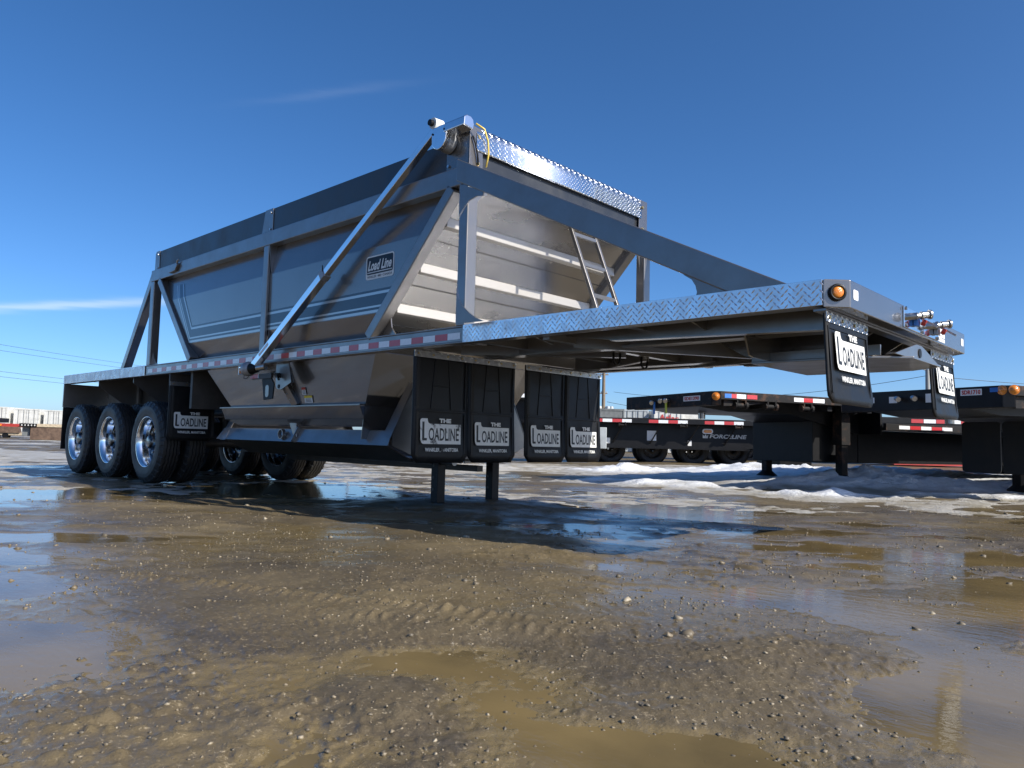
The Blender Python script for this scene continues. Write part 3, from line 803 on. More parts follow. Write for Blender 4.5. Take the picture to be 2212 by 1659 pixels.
MB().prism([(-.33, 1.40), (-.15, 1.40), (-.2, 1.60), (-.33, 1.66)], 'x', 11.655, 11.667).build('bolster_gusset', paint, kp)
MB().tube((12.05, 0, 1.30), (12.05, 0, 1.376), .045, 18).build('kingpin', steel, kp, smooth='auto')

# --- flap hanger row in front of the hopper
MB().box(9.06, 9.10, -1.20, 1.20, 1.575, 1.668).build('flap_cross_beam', frame_paint, T)
def flap_logo(fl, O, U, V, w, worn=False):
    """logo fitted to a flap; O bottom-left corner, width w = 0.60 unit"""
    k = w / .60
    ms = worn_print if worn else white_print
    O = Vector(O); U = Vector(U); V = Vector(V); Nn = U.cross(V).normalized()
    p1_ = O + Nn * .0012; p2_ = O + Nn * .0022
    P = [(.075, .19), (.085, .165), (.10, .155), (.515, .155), (.515, .320)] + \
        [(.175, .320), (.158, .328), (.150, .345), (.148, .362)] + [(.090, .362), (.076, .355), (.070, .340)]
    face_on('logo_panel', [(a * k, b * k) for a, b in P], p1_, U, V, ms, fl)
    LL = [(.092, .335), (.115, .335), (.115, .203), (.142, .203), (.142, .183), (.100, .183), (.092, .192)]
    face_on('logo_initial', [(a * k, b * k) for a, b in LL], p2_, U, V, black_print, fl)
    text_on('logo_lettering', 'OADLINE', p2_, U, V, (.160 * k, .493 * k, .182 * k, .288 * k), black_print, fl, .018)
    text_on('logo_lettering', 'THE', p1_, U, V, (.275 * k, .405 * k, .330 * k, .366 * k), white_print, fl, .055)
    text_on('logo_lettering', 'WINKLER, MANITOBA', p1_, U, V, (.125 * k, .490 * k, .088 * k, .124 * k), ms, fl, .03)
def mudflap(name, x, y0, y1, z0, z1, logo='normal', ribs=True, bow=0.0, label=None):
    w = y1 - y0; n = 8
    # outline with rounded lower corners, swung a little
    rr = .055
    rows = []
    zs = [z0 + (z1 - z0) * i / 14 for i in range(15)]
    b = MB(); vs = []
    for z in zs:
        t = (z1 - z) / (z1 - z0)
        ins = 0
        if z - z0 < rr: ins = rr - math.sqrt(max(0, rr * rr - (rr - (z - z0)) ** 2))
        xx = x + bow * t * t
        for i in range(n + 1):
            q = i / n
            vs.append((xx + .006 * math.sin(3 * q + 5 * t) * t, y0 + ins + (w - 2 * ins) * q, z))
    fs = [(j * (n + 1) + i, j * (n + 1) + i + 1, (j + 1) * (n + 1) + i + 1, (j + 1) * (n + 1) + i) for j in range(14) for i in range(n)]
    b.add(vs, fs)
    fl = b.build(name, flapm, T, solid=.012, label=label)
    for p_ in fl.data.polygons: p_.use_smooth = True
    def xo(z):
        t = (z1 - z) / (z1 - z0); return x + bow * t * t + .0125
    H = z1 - z0
    def rib(ya, za, yb, zb, wd=.012):
        MB().bar((xo(za) - .004, ya, za), (xo(zb) - .004, yb, zb), wd, .007, (1, 0, 0)).build('moulded_rib', flapm, fl, bevel=.003)
    if ribs:
        ym = (y0 + y1) / 2
        rib(ym - .075, z1 - .05, ym - .115, z0 + H * .49); rib(ym + .075, z1 - .05, ym + .115, z0 + H * .49)
        rib(ym - .09, z0 + H * .70, ym + .09, z0 + H * .70)
        rib(y0 + .03, z0 + H * .47, y1 - .03, z0 + H * .47, .02); rib(y0 + .035, z0 + .07, y0 + .035, z0 + H * .45)
        rib(y1 - .035, z0 + .07, y1 - .035, z0 + H * .45); rib(y0 + .03, z0 + H * .5, y0 + .03, z1 - .03); rib(y1 - .03, z0 + H * .5, y1 - .03, z1 - .03)
    else:
        rib(y1 - .035, z0 + .05, y1 - .035, z1 - .06); rib(y0 + .03, z0 + .05, y0 + .03, z1 - .06); rib(y0 + .04, z1 - .07, y1 - .04, z1 - .07)
    if logo:
        tz = (xo(z0 + .1) - xo(z0 + .36))
        V = Vector((xo(z0 + .36) - xo(z0 + .10), 0, .26)).normalized()
        O = Vector((xo(z0 + .0) + .002, y0, z0)) if not bow else Vector((xo(z0 + .10) + .004 - V.x / V.z * .10, y0, z0))
        flap_logo(fl, O, (0, 1, 0), V, w, logo == 'worn')
    return fl
def flap_strip(x, y0, y1, z0, z1, nb):
    st = MB().box(x + .012, x + .016, y0, y1, z0, z1).build('flap_strip', strip_alu, T, bevel=.001)
    treads('tread_pattern', st, (x + .016, y0, z0), (0, 1, 0), (0, 0, 1), y1 - y0, z1 - z0, .036, .030, .009, .0025, strip_alu)
    for k in range(nb):
        yy = y0 + .04 + (y1 - y0 - .08) * k / (nb - 1)
        MB().tube((x + .016, yy, (z0 + z1) / 2), (x + .024, yy, (z0 + z1) / 2), .010, 6).build('bolt', brass, st)
    return st
for y0, y1, st in ((-1.285, -.665, 'worn'), (-.655, -.055, 'normal'), (.095, .69, 'normal'), (.70, 1.295, 'normal')):
    mudflap('mudflap', 9.08, y0, y1, .615, 1.552, st, True, .012 + .01 * random.random())
flap_strip(9.08, -1.29, -.05, 1.503, 1.556, 8); flap_strip(9.08, .09, 1.30, 1.503, 1.556, 8)
mudflap('mudflap', 12.46, -1.29, -.645, 1.06, 1.53, None, False, .03)
mudflap('mudflap', 12.46, .655, 1.29, 1.06, 1.53, None, False, .03)
for fl in [o for o in T.children if o.name.startswith('mudflap')][-2:]:
    y0 = -1.29 if fl.data.vertices[0].co.y < 0 else .655
    xo_ = lambda z: 12.46 + .03 * ((1.53 - z) / .47) ** 2 + .0125
    V = Vector((xo_(1.42) - xo_(1.12), 0, .30)).normalized()
    flap_logo(fl, (xo_(1.15) + .006 - V.x / V.z * .09, y0 + .02, 1.085), (0, 1, 0), V, .60)
flap_strip(12.455, -1.285, -.65, 1.487, 1.54, 4); flap_strip(12.455, .66, 1.285, 1.487, 1.54, 4)
MB().box(12.40, 12.465, -1.28, 1.28, 1.545, 1.556).build('flap_bracket', frame_paint, T)
# flap in front of the near wheels, and its far twin
for s in (-1, 1):
    y0, y1 = (-1.285, -.68) if s < 0 else (.68, 1.285)
    mudflap('mudflap', 4.20, y0, y1, .715, 1.46, 'normal' if s < 0 else None, False, .0)
    flap_strip(4.20, y0, y1, 1.415, 1.465, 4)
    MB().box(4.18, 4.205, y0, y1, 1.42, 1.568).build('flap_board', dark_in, T)
    MB().box(-.012, .0, y0, y1, .50, 1.19).build('rear_mudflap', flapm, T, bevel=.02)

# --- hopper shell
def ys(z):
    return float(np.interp(z, [1.60, 1.925, 2.53, 2.845], [1.12, 1.262, 1.266, 1.205]))
def xfr(z): return 8.43 + (z - 1.715) * (9.50 - 8.43) / (2.85 - 1.715)
def xrr(z): return 4.76 - (z - 1.715) * (4.76 - 3.68) / (2.85 - 1.715)
for s in (-1, 1):
    zz = [1.60, 1.715, 1.925, 2.2, 2.53, 2.845]
    b = MB(); b.quadstrip([(xrr(z), s * ys(z), z) for z in zz], [(xfr(z), s * ys(z), z) for z in zz])
    side = b.build('hopper_side', paint, T, solid=.006)
    if s < 0:
        def band(zt, zb, mat):
            # horizontal run then a leg climbing along the rear corner
            def cx(z): return 4.663 + .28 * (z - 1.931)
            def tx(z): return 4.36 - (2.14 - z) * 1.05
            up = [2.53, 2.72]
            yv = lambda z: -ys(z) - .0050
            def leg(z, zz_): return cx(z) + (tx(z) - cx(z)) * (zz_ - z) / (2.72 - z)
            vs = [(xfr(zt) - .06, yv(zt), zt), (xfr(zb) - .06, yv(zb), zb), (cx(zb), yv(zb), zb), (cx(zt), yv(zt), zt)]
            fs = [(0, 1, 2, 3)]
            vs += [(leg(zb, 2.53), yv(2.53), 2.53), (leg(zt, 2.53), yv(2.53), 2.53), (leg(zb, 2.72), yv(2.72), 2.72), (leg(zt, 2.72), yv(2.72), 2.72)]
            fs += [(3, 2, 4, 5), (5, 4, 6, 7)]
            me = bpy.data.meshes.new('paint_stripe'); me.from_pydata(vs, [], fs); me.materials.append(mat)
            o = bpy.data.objects.new('paint_stripe', me); COL.objects.link(o); o.parent = side
        band(2.140, 2.118, stripe_dark); band(2.118, 2.094, stripe_light); band(2.094, 1.995, stripe_dark)
        band(1.995, 1.978, stripe_light); band(1.978, 1.955, stripe_dark); band(1.955, 1.931, stripe_light)
        # maker's badge
        yb = -1.262 - .0075; O = Vector((8.335, yb, 2.236)); U = Vector((1, 0, 0)); V = Vector((0, 0, 1)); off = Vector((0, -.001, 0))
        bd = face_on('maker_badge', rounded(0, .41, 0, .215, .028), O, U, V, white_print, side)
        face_on('badge_panel', rounded(.014, .396, .046, .203, .018), O + off, U, V, navy_print, side)
        text_on('badge_lettering', 'Load Line', O + off * 2, U, V, (.030, .378, .080, .172), white_print, side, .03, .35)
        face_on('badge_underline', [(.022, .060), (.385, .060), (.385, .068), (.022, .068)], O + off * 2, U, V, white_print, side)
        text_on('badge_lettering', 'WINKLER \u2022 MB \u2022 CANADA', O + off, U, V, (.022, .388, .014, .036), navy_print, side, .012)
    # corner tubes down the sloping edges
    MB().bar((xfr(2.845) + .0, s * 1.245, 2.845), (xfr(1.71), s * 1.245, 1.71), .10, .11, (0, 1, 0)).build('corner_tube', frame_paint, T, bevel=.008)
    MB().bar((xrr(2.845) - .0, s * 1.245, 2.845), (xrr(1.71), s * 1.245, 1.71), .10, .11, (0, 1, 0)).build('corner_tube', frame_paint, T, bevel=.008)
    # top rail
    MB().box(XR, XF, min(s * 1.19, s * 1.3), max(s * 1.19, s * 1.3), ZR0, ZR1).build('top_rail', frame_paint, T, bevel=.008)
    # side stake with gussets
    st = MB().box(6.49, 6.59, min(s * 1.268, s * 1.30), max(s * 1.268, s * 1.30), ZT, ZR0 - .001).build('side_stake', frame_paint, T, bevel=.005)
    ga = [(s * 1.30, 2.844), (s * 1.20, 2.844), (s * 1.262, 2.53)]
    MB().prism(ga, 'x', 6.602, 6.61).build('gusset', frame_paint, st)
    MB().prism([(s * 1.268, 1.72), (s * 1.15, 1.72), (s * 1.262, 1.93)], 'x', 6.602, 6.61).build('gusset', frame_paint, st)
    # ledge where the hopper meets the deck rail
    MB().box(4.75, 8.45, min(s * 1.13, s * 1.235), max(s * 1.13, s * 1.235), 1.69, 1.722).build('hopper_ledge', frame_paint, T)
    # posts
    MB().box(9.60, 9.70, min(s * 1.19, s * 1.30), max(s * 1.19, s * 1.30), ZT, ZR0).build('front_post', frame_paint, T, bevel=.008)
    MB().box(3.43, 3.54, min(s * 1.19, s * 1.30), max(s * 1.19, s * 1.30), ZT, ZR0).build('rear_post', frame_paint, T, bevel=.008)
    # rear brace and front A-frame beam
    MB().bar((3.46, s * 1.24, 2.93), (2.30, s * 1.16, 1.70), .11, .11, (0, 1, 0)).build('rear_brace', frame_paint, T, bevel=.008)
    e = Vector((12.25, s * 1.10)); a = Vector((9.665, s * 1.30)); d2 = (e - a).normalized(); nn = Vector((-d2.y, d2.x)) * (-s)
    def AP(x, z, o_):
        t = (x - a.x) / (e.x - a.x); q = a + (e - a) * t
        q = q + nn * o_
        return (q.x, q.y, z)
    prof = [(9.665, 3.01), (12.27, 1.704), (11.90, 1.704), (9.665, 2.83)]
    bq = MB(); vs = [AP(x, z, 0) for x, z in prof] + [AP(x, z, -.11) for x, z in prof]
    bq.add(vs, [(0, 1, 2, 3), (7, 6, 5, 4), (0, 4, 5, 1), (1, 5, 6, 2), (2, 6, 7, 3), (3, 7, 4, 0)])
    bq.build('a_frame_beam', frame_paint, T, bevel=.008)
    # curved gussets: lower landing of the beam, and post corners
    def arc_gusset(P, name='corner_gusset'):
        vs = [AP(x, z, -.09) for x, z in P] + [AP(x, z, -.102) for x, z in P]
        n = len(P); fs = [tuple(range(n)), tuple(range(2 * n - 1, n - 1, -1))] + [(i, (i + 1) % n, n + (i + 1) % n, n + i) for i in range(n)]
        MB().add(vs, fs).build(name, frame_paint, T)
    def bz(x): return 2.83 + (x - 9.665) * (1.704 - 2.83) / (11.90 - 9.665)
    arc_gusset([(11.56, bz(11.56) + .01), (11.90, 1.704), (11.67, 1.704), (11.68, 1.74), (11.67, 1.78), (11.645, 1.82), (11.60, 1.85)])
    MB().prism([(s * 1.19, 2.844), (s * 1.03, 2.844), (s * 1.05, 2.81), (s * 1.10, 2.79), (s * 1.15, 2.73), (s * 1.185, 2.64), (s * 1.19, 2.60)], 'x', 9.640, 9.652).build('corner_gusset', frame_paint, T)
    if s < 0: arc_gusset([(9.70, 2.80), (9.95, bz(9.95) + .01), (9.94, bz(9.94) - .03), (9.88, bz(9.88) - .05), (9.80, bz(9.8) - .11), (9.735, bz(9.73) - .21), (9.70, bz(9.7) - .27)])
    arc_gusset([(9.70, 1.704), (9.98, 1.704), (9.90, 1.735), (9.83, 1.78), (9.76, 1.84), (9.72, 1.90), (9.70, 1.98)])
    # rear post lower gusset
    MB().prism([(3.54, 1.706), (3.72, 1.706), (3.64, 1.74), (3.58, 1.80), (3.54, 1.88)], 'y', s * 1.25 - .006, s * 1.25 + .006).build('corner_gusset', frame_paint, T)
    # scooped web under the front slope
    P = [(8.43, 1.72), (8.72, 1.72), (8.66, 1.79), (8.645, 1.86), (8.65, 1.935), (8.60, 1.90)]
    MB().prism(P, 'y', s * 1.20 - .006, s * 1.20 + .006).build('scooped_web', paint, T)

# front and rear slope sheets
sunlit_rib_paint = pm('taupe_paint_sunlit_rib', (0.43, 0.405, 0.375), 0.45, 0.3, 0.4, 0.1)  # same trailer paint, base made paler for the sun on the ribs
fs_ = MB().prism([(9.594, 2.95), (8.33, 1.609), (8.322, 1.617), (9.586, 2.958)], 'y', -1.20, 1.20).build('front_slope_sheet', lit_slope_paint, T)
MB().prism([(3.68, 2.85), (4.87, 1.60), (4.878, 1.608), (3.688, 2.858)], 'y', -1.20, 1.20).build('rear_slope_sheet', paint, T)
for zc in (2.665, 2.325, 2.005):
    x = xfr(zc); h = .085
    MB().prism([(x + .004, zc), (x + .006, zc - h), (x - h * .943 + .003, zc - h), (x - h * .943 - .01, zc - h + .004)], 'y', -1.185, 1.185).build('slope_rib', sunlit_rib_paint, fs_, bevel=.006)
    MB().prism([(xfr(zc - .17) + .004, zc - .17), (xfr(zc - .17) + .007, zc - .172), (xfr(zc - .176) + .003, zc - .176)], 'y', -1.18, 1.18).build('sheet_lap', paint, fs_)
MB().box(9.598, 9.665, -1.19, 1.19, 2.86, 2.995).build('front_cross_beam', frame_paint, T, bevel=.006)
MB().box(3.435, 3.54, -1.19, 1.19, 2.85, 2.995).build('rear_cross_beam', frame_paint, T, bevel=.006)

# ladder on the front slope
ld = MB()
def lad(t): return (9.56 + (10.02 - 9.56) * t, 2.87 + (1.703 - 2.87) * t)
for yy in (.14, .50):
    ld.bar((lad(-.02)[0], yy, lad(-.02)[1]), (lad(1)[0], yy, lad(1)[1]), .035, .035, (0, 1, 0))
lo = ld.build('ladder', frame_paint, T, bevel=.003)
for t in (.09, .35, .61, .87):
    x, z = lad(t); MB().bar((x, .14, z), (x, .50, z), .030, .030).build('rung', frame_paint, lo)

# --- side boards, tarp cap and posts
MB().box(3.50, 9.40, -1.262, -1.235, ZR1, 3.255).build('side_board', board, T, bevel=.003)
MB().box(3.50, 9.60, 1.235, 1.262, ZR1, 3.255).build('side_board', board, T, bevel=.003)
MB().box(9.618, 9.645, -1.20, 1.20, ZR1, 3.20).build('front_board', board, T, bevel=.003)
MB().box(3.47, 3.50, -1.20, 1.20, ZR1, 3.24).build('rear_board', board, T, bevel=.003)
for s in (-1, 1):
    for x0, x1, nm in ((3.46, 3.60, 'r'), (6.40, 6.60, 'm')):
        b = MB(); ya, yb = s * 1.264, s * 1.270
        if nm == 'm': b.prism([(x0 - .03, ZR1), (x1, ZR1), (x1, 3.258), (x0 + .03, 3.258)], 'y', min(ya, yb), max(ya, yb))
        else: b.prism([(x0, ZR1), (x1, ZR1), (x1, 3.262), (x0 + .03, 3.262), (x0, 3.23)], 'y', min(ya, yb), max(ya, yb))
        bp = b.build('board_post', frame_paint, T, bevel=.002)
        for zz in (3.03, 3.21):
            MB().tube((x1 - .04, s * 1.270, zz), (x1 - .04, s * 1.282, zz), .012, 6).build('bolt', steel, bp)
for s in (-1, 1):
    b = MB(); b.box(9.40, 9.66, min(s * 1.264, s * 1.272), max(s * 1.264, s * 1.272), ZR1, 3.30)
    b.prism([(s * 1.272, ZR1), (s * 1.12, ZR1), (s * 1.135, 3.29), (s * 1.15, 3.33), (s * 1.272, 3.33)], 'x', 9.665, 9.673)
    cb = b.build('cap_bracket', paint, T, bevel=.002)
    for zz in (3.03, 3.255):
        MB().tube((9.673, s * 1.18, zz), (9.688, s * 1.18, zz), .014, 6).build('bolt', brass, cb)
    MB().tube((9.43, s * 1.272, 3.04), (9.43, s * 1.286, 3.04), .014, 6).build('bolt', steel, cb)
# wrap-over cap: front face then curls back
cap_r = .115
def cap(u, v):
    zf = 3.135; hv = .125
    if v < hv: return Vector((9.678, -1.20 + u, zf + v)), Vector((0, 1, 0)), Vector((0, 0, 1)), Vector((1, 0, 0))
    a = (v - hv) / cap_r; a = min(a, 1.9)
    n = Vector((math.cos(a), 0, math.sin(a)))
    return Vector((9.678 - cap_r, -1.20 + u, zf + hv)) + n * cap_r, Vector((0, 1, 0)), Vector((-math.sin(a), 0, math.cos(a))), n
b = MB(); va = []; vb = []
for i in range(19):
    v = (.125 + cap_r * 1.7) * i / 18
    va.append(cap(0, v)[0]); vb.append(cap(2.36, v)[0])
b.quadstrip(va, vb); capo = b.build('tarp_cap', cap_alu, T, smooth=True, solid=.003)
treads('tread_pattern', capo, (0, 0, 0), (0, 1, 0), (0, 0, 1), 2.36, .125 + cap_r * 1.65, .042, .036, .011, .003, cap_alu, cap)
MB().add([(9.56, -1.20, 3.372), (9.46, -1.27, 3.395), (9.47, -1.24, 3.388), (9.57, -1.16, 3.372)], [(0, 1, 2, 3)]).build('bent_cap_tab', alu_pol, capo, solid=.003)

# --- tarp motor
mo = MB()
n = 18; prof = [(9.345, 3.345)]
arc = [(9.43 + .085 * math.cos(PI + PI * k / n), 3.235 + .085 * math.sin(PI + PI * k / n)) for k in range(n + 1)]
poly = [(9.345, 3.33)] + arc + [(9.515, 3.33), (9.49, 3.345), (9.37, 3.345)]
gb = MB().prism(poly, 'y', -1.395, -1.345).build('tarp_gearbox', alu_pol, T, bevel=.006)
MB().tube((9.44, -1.345, 3.235), (9.44, -1.272, 3.225), .085, 26).build('gearbox_drum', galv_dk, gb, smooth='auto')
cov = [(-1.40, 3.275), (-1.295, 3.262), (-1.285, 3.30), (-1.295, 3.345), (-1.325, 3.365), (-1.365, 3.365), (-1.395, 3.345)]
MB().prism(cov, 'x', 9.49, 9.735).build('motor_cover', alu_pol, T, bevel=.008)
for xx, zz in ((9.36, 3.29), (9.50, 3.30)):
    MB().tube((xx, -1.395, zz), (xx, -1.401, zz), .009, 8).build('screw', black_steel, gb)
MB().tube((9.36, -1.31, 3.39), (9.36, -1.40, 3.385), .045, 18).build('roll_bearing', cont_w, T, smooth='auto')
MB().tube((9.355, -1.40, 3.385), (9.355, -1.430, 3.384), .026, 16).build('roll_end', black_steel, T, smooth='auto')
MB().path([(9.735, -1.27, 3.32), (9.76, -1.20, 3.29), (9.77, -1.165, 3.20), (9.765, -1.15, 3.10), (9.735, -1.145, 3.0)], .008, 8).build('yellow_cable', yellow, T, smooth=True)
MB().path([(9.685, -1.255, 3.24), (9.69, -1.225, 3.18), (9.688, -1.20, 3.10), (9.685, -1.185, 3.02)], .007, 8).build('black_cable', black_steel, T, smooth=True)

# --- swing arm of the tarp
a0 = Vector((6.60, -1.42, 1.50)); a1 = Vector((9.36, -1.36, 3.335)); am = a0 + (a1 - a0) * .46
arm = MB().bar(a0, am, .074, .074, (0, 1, 0)).build('tarp_arm', galv, T, bevel=.006)
MB().bar(am, a1, .060, .060, (0, 1, 0)).build('arm_extension', galv, arm, bevel=.005)
ac = MB().bar(am - (a1 - a0).normalized() * .06, am + (a1 - a0).normalized() * .005, .082, .082, (0, 1, 0)).build('arm_collar', galv_dk, arm, bevel=.004)
MB().path([am + Vector((0, -.03, -.01)), am + Vector((-.012, -.032, .05)), am + Vector((-.02, -.03, .075))], .005, 6).build('collar_pin', black_steel, arm)
face_on('arm_sticker', [(0, 0), (.20, 0), (.20, .03), (0, .03)], a0 + (a1 - a0) * .07 + Vector((0, -.039, -.012)), (a1 - a0).normalized(), Vector((0, 1, 0)).cross((a1 - a0).normalized()) * -1, sticker_w, arm)
hub = MB().lathe([(.0005, 0), (.055, 0), (.075, .02), (.078, .07), (.06, .10), (.03, .11)], (6.50, -1.44, 1.50), 22, 'x').build('arm_knuckle', galv_dk, arm, smooth=True)
MB().tube((6.62, -1.44, 1.50), (6.70, -1.42, 1.505), .06, 16, .045).build('spring_boot', black_steel, arm, smooth='auto')
MB().tube((6.70, -1.42, 1.505), (6.80, -1.38, 1.52), .035, 14).build('pivot_shaft', steel, arm, smooth='auto')
bk = MB().box(6.10, 6.105, -1.32, -1.20, 1.47, 1.568).build('lamp_plate', alu_pol, T)
bk = MB().box(6.06, 6.28, -1.262, -1.258, 1.475, 1.569).build('lamp_plate', alu_pol, T)
l2 = MB().lathe([(.0005, .014), (.03, .012), (.034, 0)], (0, 0, 0), 20, 'z').build('marker_lens', amber, bk, smooth=True)
l2.matrix_local = Matrix.Translation((6.17, -1.262, 1.522)) @ Matrix.Rotation(PI / 2, 4, 'X') @ Matrix.Diagonal((1.6, 1, 1, 1))
MB().path([(6.12, -1.262, 1.475), (6.13, -1.27, 1.43), (6.19, -1.27, 1.425), (6.22, -1.26, 1.45)], .004, 6).build('lamp_wire', black_steel, bk)
# gate latch bracket under the rail
br = MB().prism([(6.72, 1.57), (6.97, 1.57), (7.03, 1.36), (6.84, 1.29), (6.75, 1.30), (6.72, 1.34)], 'y', -1.215, -1.205).build('latch_bracket', frame_paint, T, bevel=.002)
MB().tube((6.79, -1.215, 1.325), (6.79, -1.219, 1.325), .022, 16).build('pin_hole', black_steel, br)
MB().tube((6.80, -1.215, 1.44), (6.80, -1.255, 1.44), .026, 14).build('pin_boss', black_steel, br)
MB().bar((6.80, -1.25, 1.44), (6.86, -1.255, 1.39), .018, .018).build('pin_handle', black_steel, br)
MB().bar((6.66, -1.16, 1.50), (6.83, -1.02, 1.135), .10, .045, (0, 1, 0)).build('latch_channel', frame_paint, T, bevel=.003)
for k in range(4):
    q = Vector((6.66, -1.16, 1.50)).lerp(Vector((6.83, -1.02, 1.135)), .35 + .16 * k)
    MB().tube(q + Vector((-.02, -.022, 0)), q + Vector((-.02, -.034, 0)), .007, 8).build('bolt', steel, br)
MB().bar((6.92, -1.19, 1.57), (7.00, -1.17, 1.36), .02, .012).build('latch_edge', frame_paint, br)
wk = MB().prism([(6.40, 1.41), (6.46, 1.44), (6.60, 1.42), (6.66, 1.36), (6.64, 1.20), (6.45, 1.19), (6.43, 1.30)], 'y', -1.20, -1.185).build('latch_hook', black_steel, T, bevel=.003)
MB().prism(rounded(6.49, 6.56, 1.22, 1.35, .03), 'y', -1.203, -1.200).build('hook_slot', frame_paint, wk)
face_on('tape_square', [(0, 0), (.14, 0), (.14, .045), (0, .045)], (6.20, -1.23, 1.425), (1, .1, .03), (0, 0, 1), tape_r, br)
face_on('tape_square', [(0, 0), (.14, 0), (.14, .045), (0, .045)], (6.34, -1.216, 1.429), (1, .1, .03), (0, 0, 1), tape_w, br)
MB().box(6.20, 6.62, -1.215, -1.19, 1.42, 1.475).build('latch_bar', dark_in, br)

# marker lamp on the top rail and data stickers
mk = MB().prism([(4.03, 2.90), (4.10, 2.955), (4.30, 2.985), (4.335, 2.95), (4.27, 2.885), (4.10, 2.872)], 'y', -1.335, -1.301).build('latch_block', frame_paint, T, bevel=.006)
MB().path([(4.30, -1.32, 2.975), (4.325, -1.33, 3.01), (4.34, -1.32, 3.02)], .010, 8).build('latch_ring', steel, mk)

# --- lower hopper (below deck)
def yl(z): return float(np.interp(z, [1.12, 1.60], [1.00, 1.12]))
zz = [1.12, 1.60]
for s in (-1, 1):
    b = MB(); b.quadstrip([(5.36 - (z - 1.12) * .98, s * yl(z), z) for z in zz], [(8.03 + (z - 1.12) * .62, s * yl(z), z) for z in zz])
    lh = b.build('lower_hopper_side', paint, T, solid=.006)
    MB().box(5.15, 8.02, min(s * .97, s * 1.06), max(s * .97, s * 1.06), 1.118, 1.135).build('hopper_lip', frame_paint, T, bevel=.003)
    MB().add([(5.20, s * 1.055, 1.118), (8.02, s * 1.055, 1.118), (8.02, s * 1.005, .995), (5.2, s * 1.005, .995)], [(0, 1, 2, 3)]).build('hopper_band', paint, T, solid=.006)
    b = MB(); b.add([(5.2, s * 1.005, .993), (8.02, s * 1.005, .993), (8.00, s * .90, .92), (5.4, s * .90, .92)], [(0, 1, 2, 3)]); b.build('hopper_return', paint, T, solid=.006)
    # clamshell gate: bottom channel, inner skin, end arms
    g0 = MB(); g0.add([(4.90, s * .96, .752), (8.36, s * .96, .744), (8.26, s * .90, .880), (4.98, s * .90, .886)], [(0, 1, 2, 3)])
    gate = g0.build('gate_channel', frame_paint, T, solid=.010)
    MB().add([(4.98, s * .90, .886), (8.26, s * .90, .880), (8.26, s * .84, .886), (4.98, s * .84, .890)], [(0, 1, 2, 3)]).build('gate_top_flange', frame_paint, gate, solid=.008)
    MB().add([(5.1, s * .95, .752), (8.3, s * .95, .752), (8.3, s * .62, .60), (5.1, s * .62, .60)], [(0, 1, 2, 3)]).build('gate_skin', dark_in, gate, solid=.01)
    for xe, sg in ((8.34, 1), (5.02, -1)):
        # end plate: sector from the pivot down to the gate lip
        P = [(s * .10, 1.52), (s * .55, 1.46), (s * .645, 1.35), (s * .91, .88), (s * .91, .745), (s * .60, .63), (s * .02, .575), (s * .02, 1.40)]
        ep = MB().prism(P, 'x', xe - .008, xe + .008).build('gate_end_plate', frame_paint, gate, bevel=.002)
        b = MB(); b.add([(xe + .012 * sg, s * .675, 1.33), (xe + .012 * sg, s * .945, .80), (xe - .12 * sg, s * .925, .84), (xe - .11 * sg, s * .64, 1.37)], [(0, 1, 2, 3)])
        b.add([(xe + .012 * sg, s * .945, .80), (xe + .012 * sg, s * .965, .745), (xe - .12 * sg, s * .965, .745), (xe - .12 * sg, s * .925, .84)], [(0, 1, 2, 3)])
        b.build('gate_arm_flange', frame_paint, gate, solid=.006)
    # lug and ring on the channel
    MB().prism([(6.58, .95), (6.61, .985), (6.68, .985), (6.72, .95), (6.735, .80), (6.70, .77)], 'y', s * .94 - .012, s * .94 + .012).build('gate_lug', frame_paint, gate, bevel=.006)
    MB().lathe([(.045, -.02), (.055, -.02), (.055, .02), (.045, .02)], (6.45, s * .96, .83), 20, 'y', True).build('gate_ring', frame_paint, gate, smooth='auto')
    MB().bar((6.74, s * .91, .90), (6.70, s * .965, .745), .012, .07, (0, 1, 0)).build('gate_rib', frame_paint, gate)
    for (x_, z_, w_, h_, mt_) in ((6.975, 1.245, .075, .075, sticker_w), (7.00, 1.16, .15, .075, sticker_w)):
        if s < 0:
            yy = -yl(z_) - .012
            st_ = face_on('warning_sticker', [(0, 0), (w_, 0), (w_, h_), (0, h_)], (x_, yy, z_), (1, 0, 0), Vector((0, -.24, 1)).normalized(), mt_, lh)
            face_on('sticker_header', [(0, h_ * .68), (w_, h_ * .68), (w_, h_), (0, h_)], (x_, yy - .001, z_), (1, 0, 0), Vector((0, -.24, 1)).normalized(), sticker_y if w_ > .1 else red_plastic, lh)
            for k in range(3):
                face_on('sticker_line', [(w_ * .15, h_ * (.12 + .18 * k)), (w_ * .85, h_ * (.12 + .18 * k)), (w_ * .85, h_ * (.20 + .18 * k)), (w_ * .15, h_ * (.20 + .18 * k))], (x_, yy - .001, z_), (1, 0, 0), Vector((0, -.24, 1)).normalized(), black_print, lh)
MB().add([(8.03, -1.0, 1.12), (8.03, 1.0, 1.12), (8.325, 1.12, 1.607), (8.325, -1.12, 1.607)], [(0, 1, 2, 3)]).build('lower_hopper_front', paint, T, solid=.006)
MB().add([(7.98, -1.0, .80), (7.98, 1.0, .80), (8.02, 1.0, 1.12), (8.02, -1.0, 1.12)], [(0, 1, 2, 3)]).build('gate_neck_front', paint, T, solid=.006)
MB().add([(5.36, -1.0, 1.12), (5.36, 1.0, 1.12), (4.87, 1.12, 1.607), (4.87, -1.12, 1.607)], [(0, 1, 2, 3)]).build('lower_hopper_rear', paint, T, solid=.006)
MB().tube((5.0, -.35, .62), (8.6, -.35, .60), .035, 14).build('air_pipe', frame_paint, T, smooth='auto')
